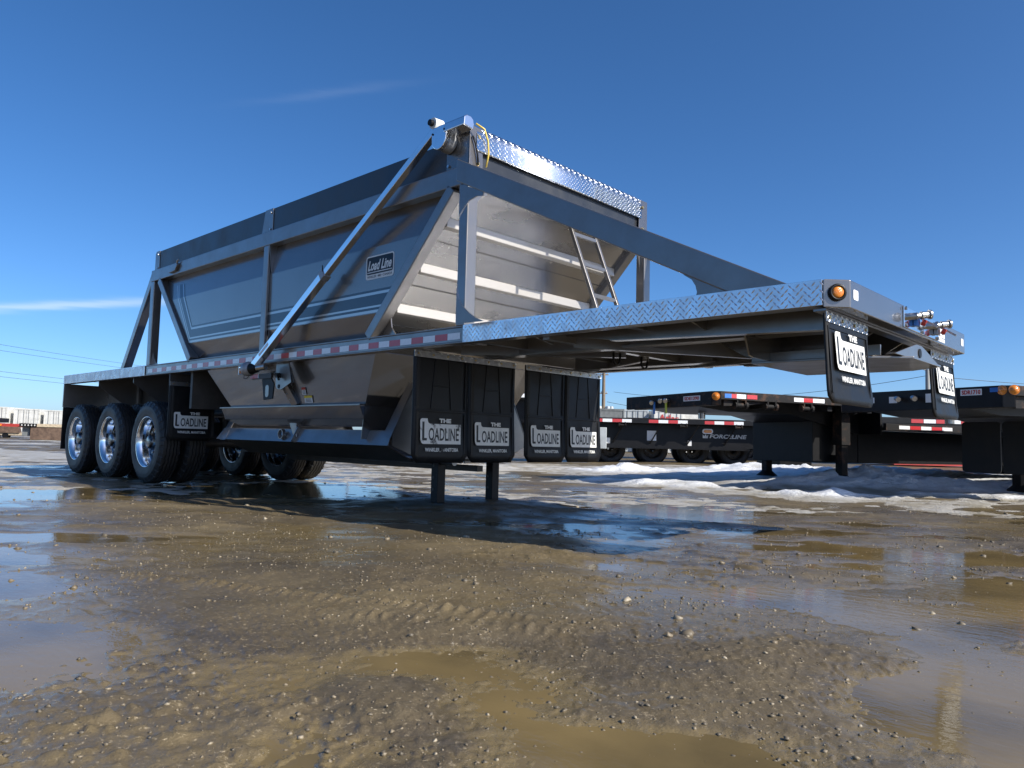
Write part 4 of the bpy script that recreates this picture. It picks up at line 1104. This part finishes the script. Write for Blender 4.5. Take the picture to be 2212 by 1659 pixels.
MB().box(4.9, 8.5, .05, .13, .50, .56).build('drag_bar', dark_in, T)
MB().box(4.9, 8.4, -.62, .62, .60, .62).build('gate_floor', dark_in, T)

# --- landing legs
for yy in (-.36, .39):
    lg_ = MB().box(8.33, 8.43, yy - .05, yy + .05, .20, 1.57).build('landing_leg', black_steel, T, bevel=.006)
    for k in range(7):
        zc = .33 + .115 * k
        MB().tube((8.365, yy - .0505, zc), (8.365, yy - .053, zc), .014, 12).build('leg_hole', dark_in, lg_)

# --- rear frame
for s in (-1, 1):
    MB().box(0.1, 4.9, min(s * .50, s * .56), max(s * .50, s * .56), 1.10, 1.668).build('frame_beam', dark_in, T)
    MB().box(0.1, 4.9, min(s * .46, s * .62), max(s * .46, s * .62), 1.08, 1.099).build('beam_flange', frame_paint, T)
    MB().box(0.0, .03, min(s * .64, s * 1.299), max(s * .64, s * 1.299), 1.19, ZB).build('rear_panel', frame_paint, T, bevel=.003)
    for xx in (1.35, 2.75):
        MB().prism([(s * .56, 1.10), (s * .62, 1.10), (s * 1.2, 1.50), (s * 1.2, 1.668), (s * .56, 1.668)], 'x', xx - .006, xx + .006).build('outrigger', frame_paint, T)
    MB().prism([(s * .62, 1.20), (s * 1.2, 1.45), (s * 1.2, 1.668), (s * .62, 1.668)], 'x', 4.05, 4.062).build('outrigger', frame_paint, T)
    MB().box(.03, 1.4, min(s * .60, s * .62), max(s * .60, s * .62), 1.22, 1.668).build('inner_skirt', frame_paint, T)
MB().box(4.6, 4.66, -1.19, 1.19, 1.12, 1.668).build('rear_bulkhead', dark_in, T)
MB().box(0.0, .06, -.64, .64, 1.05, 1.57).build('rear_sill', frame_paint, T)
MB().box(-.02, .0, -.5, .5, .60, .70).build('under_ride_bar', dark_in, T)
rl = MB().lathe([(.0005, .02), (.032, .016), (.038, 0)], (0, 0, 0), 18, 'z').build('tail_lamp', red_lens, T, smooth=True)
rl.matrix_local = Matrix.Translation((0.0, -1.25, 1.64)) @ Matrix.Rotation(-PI / 2, 4, 'Y')

# --- wheels
RTY = .55; WT = .275
def tyre_mesh():
    nseg = 300
    prof = [(.335, .020), (.345, .004), (.375, .0), (.43, -.004), (.475, .0), (.505, .012), (.522, .024)]   # outer side wall, y measured inward
    grooves = [.072, .115, .160, .203]
    cols = []
    y = .034
    # tread columns: pairs around each groove
    tread = [('r', .030), ('r', .046)]
    for g_ in grooves:
        tread += [('t', g_ - .0065), ('b', g_ - .004), ('b', g_ + .004), ('t', g_ + .0065)]
    tread += [('r', WT - .046), ('r', WT - .030)]
    V = []; nrow = len(prof) * 2 + len(tread)
    for i in range(nseg):
        t = 2 * PI * i / nseg; cs, sn = math.cos(t), math.sin(t)
        ph = (i % 10) / 10.0; tri = (abs(ph - .5) * 4 - 1)          # zig-zag with 30 teeth
        lug = 1.0 if (i % 10) in (0, 1, 2, 3, 4, 5) else 0.0
        ring = [(r - (0.012 if (k >= 5 and not lug) else 0), q) for k, (r, q) in enumerate(prof)]
        for j, (k, q) in enumerate(tread):
            crown = RTY - .9 * (q - WT / 2) ** 2
            if k == 'r':
                r = crown if (j in (1, len(tread) - 2) or lug) else crown - .016
                ring.append((r, q))
            elif k == 't': ring.append((crown, q + tri * .005))
            else: ring.append((crown - .014, q + tri * .005))
        ring += [(r - (0.012 if (k >= 5 and not lug) else 0), WT - q) for k, (r, q) in reversed(list(enumerate(prof)))]
        for r, q in ring: V.append((r * cs, q, r * sn))
    F = []
    for i in range(nseg):
        j = (i + 1) % nseg
        for k in range(nrow - 1):
            F.append((i * nrow + k, j * nrow + k, j * nrow + k + 1, i * nrow + k + 1))
    me = bpy.data.meshes.new('tyre'); me.from_pydata(V, [], F); me.materials.append(rubber)
    return me
def rim_meshes():
    # y inward from the outer side wall plane
    b = MB().lathe([(.330, .012), (.338, .006), (.340, .016), (.326, .024), (.312, .035), (.306, .06), (.296, .085), (.293, .13), (.285, .155)], (0, 0, 0), 60, 'y')
    me = bpy.data.meshes.new('rim'); me.from_pydata(b.v, [], b.f); me.materials.append(alu_pol)
    me.polygons.foreach_set('use_smooth', [True] * len(me.polygons))
    # disc with ten hand holes cut through it
    seg = 80; rs = [.286, .268, .244, .214, .185, .10, .095]; qs = [.155, .150, .146, .143, .150, .150, .120]
    vs = []; fs = []
    for i in range(seg):
        t = 2 * PI * i / seg
        for r, q in zip(rs, qs): vs.append((r * math.cos(t), q, r * math.sin(t)))
    n = len(rs)
    for i in range(seg):
        j = (i + 1) % seg
        for k in range(n - 1):
            if k == 2 and (i % 8) in (3, 4): continue
            fs.append((i * n + k, j * n + k, j * n + k + 1, i * n + k + 1))
    md = bpy.data.meshes.new('wheel_disc'); md.from_pydata(vs, [], fs); md.materials.append(disc_alu)
    md.polygons.foreach_set('use_smooth', [True] * len(md.polygons))
    hb = MB().lathe([(.10, .125), (.098, .07), (.085, .045), (.06, .038), (.0005, .036)], (0, 0, 0), 30, 'y')
    mh = bpy.data.meshes.new('hub'); mh.from_pydata(hb.v, [], hb.f); mh.materials.append(disc_alu)
    mh.polygons.foreach_set('use_smooth', [True] * len(mh.polygons))
    nb = MB()
    nb.tube((0, .150, 0), (0, .112, 0), .016, 6)
    mn = bpy.data.meshes.new('lug_nut'); mn.from_pydata(nb.v, [], nb.f); mn.materials.append(steel)
    return me, md, mh, mn
TY = tyre_mesh(); RIM, DISC, HUB, NUT = rim_meshes()
AX = [3.477, 2.062, .645]
for ai, ax_ in enumerate(AX):
    zc = .683
    MB().tube((ax_, -1.0, zc), (ax_, 1.0, zc), .065, 14).build('axle', dark_in, T, smooth='auto')
    for s in (-1, 1):
        for which, yo in (('outer', 1.270), ('inner', .930)):
            w = mesh_obj('wheel', TY, T, (ax_, s * yo, zc), (0, random.uniform(0, 6.28), 0 if s < 0 else PI))
            w.name = 'wheel'
            rm = mesh_obj('rim', RIM, w)
            if which == 'outer':
                mesh_obj('wheel_disc', DISC, w)
                if s < 0:
                    mesh_obj('hub', HUB, w)
                    for k in range(10):
                        a = 2 * PI * k / 10 + .2
                        mesh_obj('lug_nut', NUT, w, (.142 * math.cos(a), 0, .142 * math.sin(a)))
            else:
                # inner dual: its rim dish faces inboard
                r2 = mesh_obj('rim', RIM, w, (0, WT, 0), (0, 0, PI)); mesh_obj('wheel_disc', DISC, w)
    for s in (-1, 1):
        MB().box(ax_ - .08, ax_ + .08, min(s * .50, s * .58), max(s * .50, s * .58), .70, 1.09).build('hanger', dark_in, T)
        MB().tube((ax_ - .25, s * .54, .78), (ax_ - .25, s * .54, 1.0), .13, 16).build('air_spring', rubber, T, smooth='auto')

# ------------------------------------------------------------------ the rest of the yard
def heading(fr, fd):
    x = fr * RH[0] + fd * FH[0]; y = fr * RH[1] + fd * FH[1]
    return math.atan2(y, x)
def ploc(r, d, z=0.0):
    x, y = plan(r, d); return (float(x), float(y), z)
RZ = heading(1, 0)            # local x along the row of parked trailers

def winch(parent, x, y, z, sg=1):
    b = MB(); b.tube((x - .10, y, z), (x + .10, y, z), .035, 12); b.tube((x - .13, y, z), (x - .09, y, z), .062, 12); b.tube((x + .09, y, z), (x + .11, y, z), .055, 10)
    w = b.build('winch', rust, parent)
    MB().box(x - .09, x - .07, y - .05, y + .05, z, z + .10).build('winch_bracket', rust, w)
    MB().box(x + .07, x + .09, y - .05, y + .05, z, z + .10).build('winch_bracket', rust, w)
def tape_run(parent, segs, y, z0, z1, ny):
    for x0, x1, mt in segs:
        face_on('tape_square', [(0, 0), (x1 - x0, 0), (x1 - x0, z1 - z0), (0, z1 - z0)], (x0, y, z0), (1, 0, 0), (0, 0, 1), mt, parent)

def parked_nose(label, plate, loc, rz, spec):
    """front end of a parked drop-deck trailer; local x forward (nose at 0), y left, z up"""
    t = thing('parked_drop_deck_trailer', label, 'trailer', loc, rz, 'parked drop-deck trailer noses')
    zt = 1.52; zb = spec['zb']
    b = MB(); b.prism([(-.10, -1.30), (0, -1.20), (0, 1.20), (-.10, 1.30)], 'z', zb, zt)
    nose = b.build('nose_plate', spec['mat'], t, bevel=.01)
    # tapered neck behind the nose plate
    MB().prism([(-.11, zb), (-.11, zt - .02), (-3.6, zt - .02), (-3.6, .95), (-3.0, 1.05), (-2.0, zb - .05), (-.7, zb - .06)], 'y', -.75, .75).build('gooseneck', black_steel, t)
    MB().box(-3.6, -.11, -1.24, 1.24, zt - .06, zt - .015).build('deck', deckwood, t)
    MB().box(-11.5, -3.62, -1.24, 1.24, 1.085, 1.135).build('lower_deck', deckwood, t)
    MB().box(-3.62, -3.58, -1.2, 1.2, .95, zt - .07).build('step_riser', black_steel, t)
    for s in (-1, 1):
        MB().box(-3.6, -.10, min(s * 1.24, s * 1.30), max(s * 1.24, s * 1.30), zt - .125, zt).build('deck_rail', rust, t, bevel=.004)
        MB().box(-11.5, -3.6, min(s * 1.24, s * 1.30), max(s * 1.24, s * 1.30), 1.02, 1.14).build('lower_rail', rust, t, bevel=.004)
        MB().prism([(-.2, zb + .0), (-.2, zt - .13), (-1.2, zt - .13), (-.6, zb + .02)], 'y', s * 1.22 - .02, s * 1.22 + .02).build('nose_gusset', rust, t)
    MB().tube((-.75, 0, zb - .16), (-.75, 0, zb - .05), .06, 14).build('kingpin', steel, t)
    for k, xx in enumerate((-1.2, -2.4, -3.3)):
        MB().box(xx - .05, xx + .05, -1.22, 1.22, zt - .22, zt - .07).build('cross_member', black_steel, t)
    for (x, y) in spec['legs']:
        lg = MB().box(x - .07, x + .07, y - .07, y + .07, spec['legz'], 1.35).build('landing_leg', rust, t, bevel=.008)
        MB().box(x - .10, x + .10, y - .10, y + .10, .75, 1.3).build('leg_sleeve', rust, lg, bevel=.006)
        MB().lathe([(.0005, .12), (.08, .11), (.19, .01), (.20, 0), (.0005, 0)], (x, y, spec['legz'] - .02), 14, 'z').build('foot_pad', rust, lg)
    for (x0, x1, y0, y1, z0, z1) in spec['masses']:
        MB().box(x0, x1, y0, y1, z0, z1).build('underbody_box', black_steel, t, bevel=.01)
    Nf = .003
    y_at = lambda q: 1.30 - q
    for (q0, q1, z0, z1, txt, mt, mtxt) in spec['stickers']:
        st = face_on('sticker', [(0, 0), (q1 - q0, 0), (q1 - q0, z1 - z0), (0, z1 - z0)], (Nf, y_at(q1), z0), (0, 1, 0), (0, 0, 1), mt, nose)
        if txt: text_on('plate_lettering', txt, (Nf + .002, y_at(q1), z0), (0, 1, 0), (0, 0, 1), ((q1 - q0) * .06, (q1 - q0) * .94, (z1 - z0) * .14, (z1 - z0) * .86), mtxt, nose, .045)
    for q, z in spec['ambers']:
        l_ = MB().lathe([(.0005, .02), (.035, .016), (.045, 0), (.062, .0)], (0, 0, 0), 18, 'z').build('marker_lens', amber, nose, smooth=True)
        n_ = Vector((1, 1, 0)).normalized() if q < .08 else Vector((1, 0, 0))
        l_.matrix_local = Matrix.Translation((-.045 if q < .08 else .002, y_at(q), z)) @ n_.to_track_quat('Z', 'Y').to_matrix().to_4x4()
    for q, z in spec['glad']:
        g_ = MB(); g_.tube((0, y_at(q), z), (.07, y_at(q), z), .028, 10); g_.tube((.06, y_at(q) - .02, z), (.10, y_at(q) + .04, z - .02), .035, 10)
        g_.build('gladhand', steel, nose)
    for q, z, mt in spec['tags']:
        MB().box(.02, .035, y_at(q) - .02, y_at(q) + .02, z - .20, z).build('tag', mt, nose)
    segs = []
    for x0, x1, mt in spec['tape']: segs.append((x0, x1, mt))
    tape_run(t, segs, 1.303, zt - .10, zt - .035, 1)
    for k in range(10):
        if k in (3, 4): continue
        face_on('tape_square', [(0, 0), (.26, 0), (.26, .06), (0, .06)], (-6.6 + .27 * k, 1.303, 1.05), (1, 0, 0), (0, 0, 1), (tape_r, tape_w)[k % 2], t)
    for x in spec['winches']:
        winch(t, x, 1.25, zt - .20)
    for (x, y0, y1, z0, z1) in spec['flaps']:
        MB().prism(rounded(y0, y1, z0, z1, .05), 'x', x - .008, x + .008).build('mudflap', flapm, t)
    return t

parked_nose('parked black trailer nose with SDE1390 plate and rusty winches under its rail', 'SDE1390', ploc(2.57, 12.58), heading(-.91, -.40), dict(
    mat=rust, zb=1.30, legs=((-3.0, .90), (-3.0, -.90)), legz=.16,
    masses=((-3.6, -2.55, -.78, .70, .44, 1.30), (-11, -3.62, -.78, .70, .44, 1.02), (-3.1, -2.95, -.85, .85, .46, .58)),
    stickers=((.37, .80, 1.385, 1.465, 'SDE1390', sticker_w, atlas_red),),
    ambers=((.05, 1.44),), glad=((1.6, 1.40), (1.35, 1.42), (1.2, 1.42)), tags=((1.58, 1.40, blue_plastic), (1.24, 1.40, ypl)),
    tape=((-.30, -.17, blue_plastic), (-.40, -.30, tape_r), (-.58, -.40, tape_w), (-.80, -.60, tape_r), (-1.75, -1.55, tape_w), (-1.95, -1.75, tape_r), (-2.2, -1.95, tape_w), (-3.2, -2.95, tape_r), (-3.45, -3.2, tape_w)),
    winches=(-.5, -1.1, -1.85, -2.8), flaps=()))
parked_nose('parked black trailer nose with SDR1710 plate and big plain flaps at the right edge', 'SDR1710', ploc(5.53, 10.35), heading(-.90, -.43), dict(
    mat=black_gloss, zb=1.24, legs=((-3.0, -.40), (-3.0, .55)), legz=.10,
    masses=((-3.6, -3.2, -.75, .60, .45, 1.3), (-11, -3.62, -.75, .60, .45, 1.02)),
    stickers=((.35, .63, 1.41, 1.49, 'SDR1710', sticker_w, atlas_red), (.15, .25, 1.44, 1.495, None, blue_plastic, None), (.72, .78, 1.36, 1.47, None, sticker_w, None),
              (1.0, 1.12, 1.34, 1.46, None, sticker_w, None), (1.55, 1.68, 1.35, 1.44, None, sticker_w, None), (1.92, 2.08, 1.36, 1.44, None, sticker_w, None)),
    ambers=((.10, 1.46), (-.02, 1.46)), glad=((1.25, 1.41), (1.5, 1.41)), tags=(), tape=((-.5, -.3, tape_r), (-.7, -.5, tape_w)),
    winches=(), flaps=((-1.5, .28, .85, .39, 1.13), (-1.5, -.32, .25, .39, 1.13))))

# the long flatbed parked across the back
RIM_SHADED = RIM.copy(); RIM_SHADED.materials.clear(); RIM_SHADED.materials.append(dark_in)  # rims and discs recoloured dark to hold the shade under the deck
DISC_SHADED = DISC.copy(); DISC_SHADED.materials.clear(); DISC_SHADED.materials.append(dark_in)
def across_trailer(label, r, d, x0, x1, zdeck, zbeam, wheels, tape, group=None, extra=None):
    t = thing('parked_flatbed_trailer', label, 'trailer', ploc(r, d), RZ, group)
    MB().box(x0, x1, 0, 2.5, zdeck - .06, zdeck).build('deck', black_gloss, t)
    MB().box(x0, x1, -.03, .0, zdeck - .16, zdeck).build('deck_rail', black_gloss, t, bevel=.004)
    MB().prism([(x0, zbeam), (x1 - 2.2, zbeam), (x1 - 1.2, zbeam + .18), (x1, zbeam + .24), (x1, zdeck - .17), (x0, zdeck - .17)], 'y', .38, .42).build('main_beam', black_gloss, t)
    MB().box(x0, x1 - 2.0, .30, .48, zbeam - .02, zbeam - .001).build('beam_flange', black_gloss, t)
    MB().box(x0, x1, 2.0, 2.05, zbeam, zdeck - .08).build('main_beam', black_gloss, t)
    xx = x0 + .6
    while xx < x1:
        MB().bar((xx, .36, zbeam + .15), (xx + .28, -.0, zdeck - .18), .06, .012).build('outrigger', black_gloss, t); xx += 1.2
    for x in wheels:
        for yy in (.95, 1.9):
            w = mesh_obj('wheel', TY, t, (x, yy + .0, .52)); w.scale = (.94, 1, .94)
            rm = mesh_obj('rim', RIM_SHADED, w); mesh_obj('wheel_disc', DISC_SHADED, w)
    for a, b_, mt in tape:
        face_on('tape_square', [(0, 0), (b_ - a, 0), (b_ - a, .10), (0, .10)], (a, -.034, zdeck - .14), (1, 0, 0), (0, 0, 1), mt, t)
    return t
tp = []
xx = -2.9
for k in range(5):
    for j, mt in enumerate((tape_r, tape_w, tape_r, tape_w)):
        if j < 4: tp.append((xx + .31 * j, xx + .31 * (j + 1) - .004, mt))
    xx += 1.78
ft = across_trailer('black flatbed parked across the back with FORCELINE lettering on its beam', 5.5, 24.0, -5.2, 4.2, 1.50, .56, (-2.2, -.8, .55, 1.9), tp)
text_on('beam_lettering', 'FORCELINE', (.92, .374, .92), (1, 0, 0), (0, 0, 1), (0, 1.20, 0, .13), cont_w, ft, .03, .2)
MB().prism([(.70, .92), (.86, .92), (.88, 1.04), (.83, .98), (.79, 1.05), (.75, .98), (.70, 1.04)], 'y', .370, .374).build('crown_emblem', cont_w, ft)
for x in (-1.95, -.0, 1.75, 3.4):
    winch(ft, x, -.02, 1.27)
l_ = MB().prism(rounded(.68, 1.02, 1.06, 1.22, .07), 'y', .33, .37).build('side_lamp', sticker_w, ft)
MB().prism(rounded(.72, .98, 1.09, 1.19, .045), 'y', .322, .33).build('marker_lens', amber, l_)
for x0, z0, w_, h_ in ((-1.1, .80, .30, .32), (-2.45, .68, .16, .18), (.22, .66, .12, .17), (2.4, .9, .18, .24)):
    face_on('sticker', [(0, 0), (w_, 0), (w_, h_), (0, h_)], (x0, .372, z0), (1, 0, 0), (0, 0, 1), sticker_w, ft)
MB().box(-3.05, -2.45, -.02, .5, .50, 1.18).build('tool_box', cont_g, ft, bevel=.02)
MB().box(3.1, 4.1, .1, 2.4, .05, .55).build('rear_flap', flapm, ft)

across_trailer('second black flatbed just behind the FORCELINE one, tape along its edge', 8.2, 30.0, -3.6, 4.2, 1.72, .75, (0.2, 1.6), [(-2.2 + .42 * k, -1.8 + .42 * k, (tape_r, tape_w, tape_r)[k % 3]) for k in range(3)] + [(.3 + .42 * k, .7 + .42 * k, (tape_w, tape_r)[k % 2]) for k in range(3)] + [(2.4 + .42 * k, 2.8 + .42 * k, (tape_w, tape_r)[k % 2]) for k in range(3)])
across_trailer('black flatbed glimpsed in the gap between the two pairs of mudflaps', -.6, 20.0, -3.2, 2.1, 1.98, 1.0, (-2.0,), [(1.0, 1.22, tape_r), (1.22, 1.60, tape_w), (.6, 1.0, tape_w)])
rt_ = across_trailer('dark flatbed with a row of round lamps seen below the SDR1710 nose', 11.6, 20.0, -2.0, 4.5, 1.56, .55, (3.0,), [(-1.0 + .33 * k, -.68 + .33 * k, (tape_r, tape_w)[k % 2]) for k in range(12)])
for k in range(3):
    MB().lathe([(.0005, -.03), (.06, -.02), (.075, 0)], (-.6 + .22 * k, -.034, 1.28), 14, 'y').build('tail_lamp', red_lens, rt_, smooth=True)
for x, mt in ((.68, amber), (.95, red_lens), (1.2, red_lens)):
    MB().lathe([(.0005, -.03), (.05, -.02), (.065, 0)], (x, -.034, 1.28), 14, 'y').build('marker_lens', mt, rt_, smooth=True)
MB().box(-2.0, 4.5, -.05, .36, 1.10, 1.40).build('light_bar', black_gloss, rt_).location = (0, .03, 0)
# containers and boxes
def container(label, r, d, w, l, h, mat, rz, z0=.12, cols=(), group=None, doors=True, text=None, rod=None):
    t = thing('storage_container', label, 'container', ploc(r, d), rz, group)
    MB().box(0, w, 0, l, z0, z0 + h).build('body', mat, t, bevel=.02)
    b = MB(); bw = .07
    MB().box(-.01, w + .01, -.025, .03, z0 + h - .12, z0 + h + .01).build('header', mat, t)
    MB().box(-.01, w + .01, -.025, .03, z0, z0 + .14).build('sill', mat, t)
    for x in (0, w - bw): MB().box(x - .01, x + bw + .01, -.03, .03, z0 + .14, z0 + h - .12).build('corner_post', mat, t)
    if doors:
        MB().box(w / 2 - .012, w / 2 + .012, -.006, .01, z0 + .14, z0 + h - .12).build('door_seam', cont_dk, t)
        for x in (w * .18, w * .40, w * .60, w * .82):
            MB().tube((x, -.035, z0 + .1), (x, -.035, z0 + h - .08), .018, 6).build('lock_rod', rod or (cont_dk if text is None else cont_g), t)
    xx = .3; n = max(2, int(l / 1.2))
    for k in range(1, n):
        MB().box(-.012, .0, l * k / n - .02, l * k / n + .02, z0 + .14, z0 + h - .12).build('side_rib', mat, t)
    if text: text_on('container_lettering', text[0], (0, -.04, z0), (1, 0, 0), (0, 0, 1), text[1], atlas_red, t, .02)
    return t
RL = heading(.985, .17)
container('white reefer container at the left edge of the frame', -55.6, 79.0, 2.44, 12, 2.75, cont_w, RL, .15, group='white containers in the far left row')
container('white container with streaked doors, middle of the far left row', -52.8, 80.0, 2.44, 12, 2.62, cont_w, RL, .15, group='white containers in the far left row')
container('white container with rusted edges beside the rear mudflap', -49.9, 80.5, 2.44, 12, 2.55, cont_w, RL, .15, group='white containers in the far left row')
container('white container mostly hidden behind the rear wheels', -46.6, 82.0, 2.44, 12, 2.55, cont_w, RL, .15, group='white containers in the far left row')
RB = heading(1, .02)
container('dull grey mesh-sided box beside the utility pole', 5.9, 50.0, 1.6, 4, 2.75, cont_dk, RB, .2, doors=False)
container('silver container left of the Atlas lettering', 7.55, 51.0, 1.75, 6, 2.85, cont_g, RB, .15)
container('white container with red Atlas lettering', 9.5, 50.0, 1.85, 6, 2.80, cont_w, RB, .15, text=('Atlas', (.30, 1.62, 2.02, 2.52)))
container('plain white container right of the Atlas lettering', 11.45, 51.0, 1.5, 6, 2.75, cont_w, RB, .15, doors=False)
container('green-topped low rack behind the flatbeds', 12.8, 40.0, 6.0, 2.5, 1.75, pm('dark_green_rack', (.03, .07, .045), .6), RB, .1, doors=False)
rb = container('red bin with four white lock rods seen below the SDR1710 nose', 14.2, 28.0, 3.4, 3, 1.75, cont_red, RB, .15, rod=cont_w)

# far-left low trailers
lb = thing('lowboy_trailer', 'brown lowboy trailer end with pale planks, left of the rear wheels', 'trailer', ploc(-29.3, 45), heading(.96, .28))
MB().box(0, 5.0, 0, 2.6, .80, .98).build('deck', deckwood, lb)
MB().box(.0, .9, -.02, .0, .80, .98).build('dark_edge', black_steel, lb)
MB().box(-.03, .0, 0, 2.6, .80, 1.0).build('end_beam', rust, lb)
MB().box(.55, 2.3, .05, 2.4, .03, .80).build('wheel_box', brown_rust, lb, bevel=.02)
MB().box(.05, .45, .3, 2.4, .25, .80).build('support', cont_dk, lb)
MB().box(2.6, 5.0, .2, 2.4, .2, .78).build('wheel_box', brown_rust, lb, bevel=.02)
for k in range(5): MB().box(.08 + .17 * k, .14 + .17 * k, -.03, -.02, .85, .93).build('stake_pocket', cont_w, lb)
rdt = thing('red_gooseneck_trailer', 'red gooseneck trailer with black top and brown ramp at far left', 'trailer', ploc(-34.5, 50), heading(.97, .22))
MB().prism([(-3.0, .75), (1.55, .75), (1.75, .85), (1.55, .98), (-3.0, 1.05)], 'y', 0, 2.4).build('frame', cont_red, rdt, bevel=.02)
MB().box(-3.0, .2, .1, 2.3, 1.05, 1.35).build('top_deck', black_steel, rdt)
MB().prism([(-3, 1.36), (-.6, 1.36), (-.3, 1.45), (-.5, 1.62), (-3, 1.70)], 'y', .4, 2.0).build('red_hood', cont_red, rdt, bevel=.05)
MB().prism([(.1, .38), (1.85, .38), (1.75, .78), (.3, .80)], 'y', -.3, .1).build('ramp', brown_rust, rdt)
MB().box(-3.0, 1.9, -.2, 2.4, .22, .40).build('lower_deck', deckwood, rdt)
for k in range(7): MB().tube((-2.6 + .6 * k, -.25, .2), (-2.6 + .6 * k, .2, .2), .19, 12).build('track_roller', black_steel, rdt)
MB().tube((.6, -.06, .88), (.6, 0, .88), .07, 10).build('marker_lens', amber, rdt)

# poles and lines
def pole(label, r, d, h, arms=True, trans=True, rad=.15, mat=wood, zb=0):
    t = thing('utility_pole', label, 'pole', ploc(r, d), RZ)
    MB().tube((0, 0, 0), (0, 0, h), rad, 12, rad * .7).build('post', mat, t, smooth='auto')
    if arms:
        for z, w in ((h - .45, 1.1), (h - 2.7, .9)):
            MB().box(-w * .9, w * .5, -.06, .06, z - .06, z + .06).build('cross_arm', mat, t)
            for x in (-w * .8, -w * .3, w * .4): MB().tube((x, 0, z + .06), (x, 0, z + .24), .05, 8).build('insulator', cont_g, t)
    if trans:
        for x in (-.48, .50, 1.0):
            c = MB(); c.lathe([(.0005, 0), (.26, 0), (.28, .05), (.28, .85), (.24, .95), (.0005, 1.0)], (x, -.15 if x < .9 else .3, h - 5.2), 14, 'z').build('transformer', cont_g, t, smooth='auto')
    return t
up = pole('wooden utility pole with grey transformers behind the flatbeds', 11.0, 90.0, 9.3, rad=.26)
b = MB()
for k in range(4):
    b.path([(.2, 0, 4.3 - .3 * k), (.8 + .2 * k, -.1, 3.4 - .2 * k), (.6 + .3 * k, 0, 2.6), (1.6 + .2 * k, 0, 2.2 + .1 * k)], .035, 6)
b.build('drooping_cables', wire, up)
lp = pole('grey light pole behind the right front mudflap', 33.2, 60.0, 7.2, False, False, .22, concrete)
MB().bar((0, 0, 7.1), (-.7, 0, 7.35), .10, .10).build('lamp_arm', concrete, lp)
pole('distant wooden utility pole hidden behind the hopper trailer', -32.0, 150.0, 11.5, True, False, .2)
pole('wooden utility pole just outside the left edge of the frame', -42.0, 55.0, 10.3, True, False, .2)
def line(label, p0, p1, sag, rad):
    b = MB(); p0 = Vector(p0); p1 = Vector(p1); pts = []
    for i in range(25):
        q = i / 24; v = p0.lerp(p1, q); v.z -= sag * 4 * q * (1 - q); pts.append(v)
    o = b.path(pts, rad, 5).build('power_line', wire)
    tag(o, label, 'power line', 'overhead power lines')
line('topmost overhead power line at the left edge', ploc(-42.0, 55, 7.4), ploc(-32, 150, 11.2), 1.0, .013)
line('second overhead power line from the top at the left edge', ploc(-42.2, 55, 6.95), ploc(-32.3, 150, 10.8), 1.0, .013)
line('third overhead power line at the left edge, darker and lower', ploc(-42.0, 55, 5.25), ploc(-32, 150, 8.8), 1.0, .013)
line('lowest overhead power line at the left edge', ploc(-42.2, 55, 4.85), ploc(-32.3, 150, 8.4), 1.0, .013)
line('thin power line running left from the light pole', ploc(33.2, 60, 6.7), ploc(12.2, 90, 6.8), 1.2, .02)
line('thin power line running right from the light pole', ploc(33.2, 60, 6.7), ploc(62, 60, 6.4), .5, .02)
line('thin power line sagging right from the transformer pole', ploc(11.4, 90, 5.6), ploc(30, 88, 5.2), .8, .025)
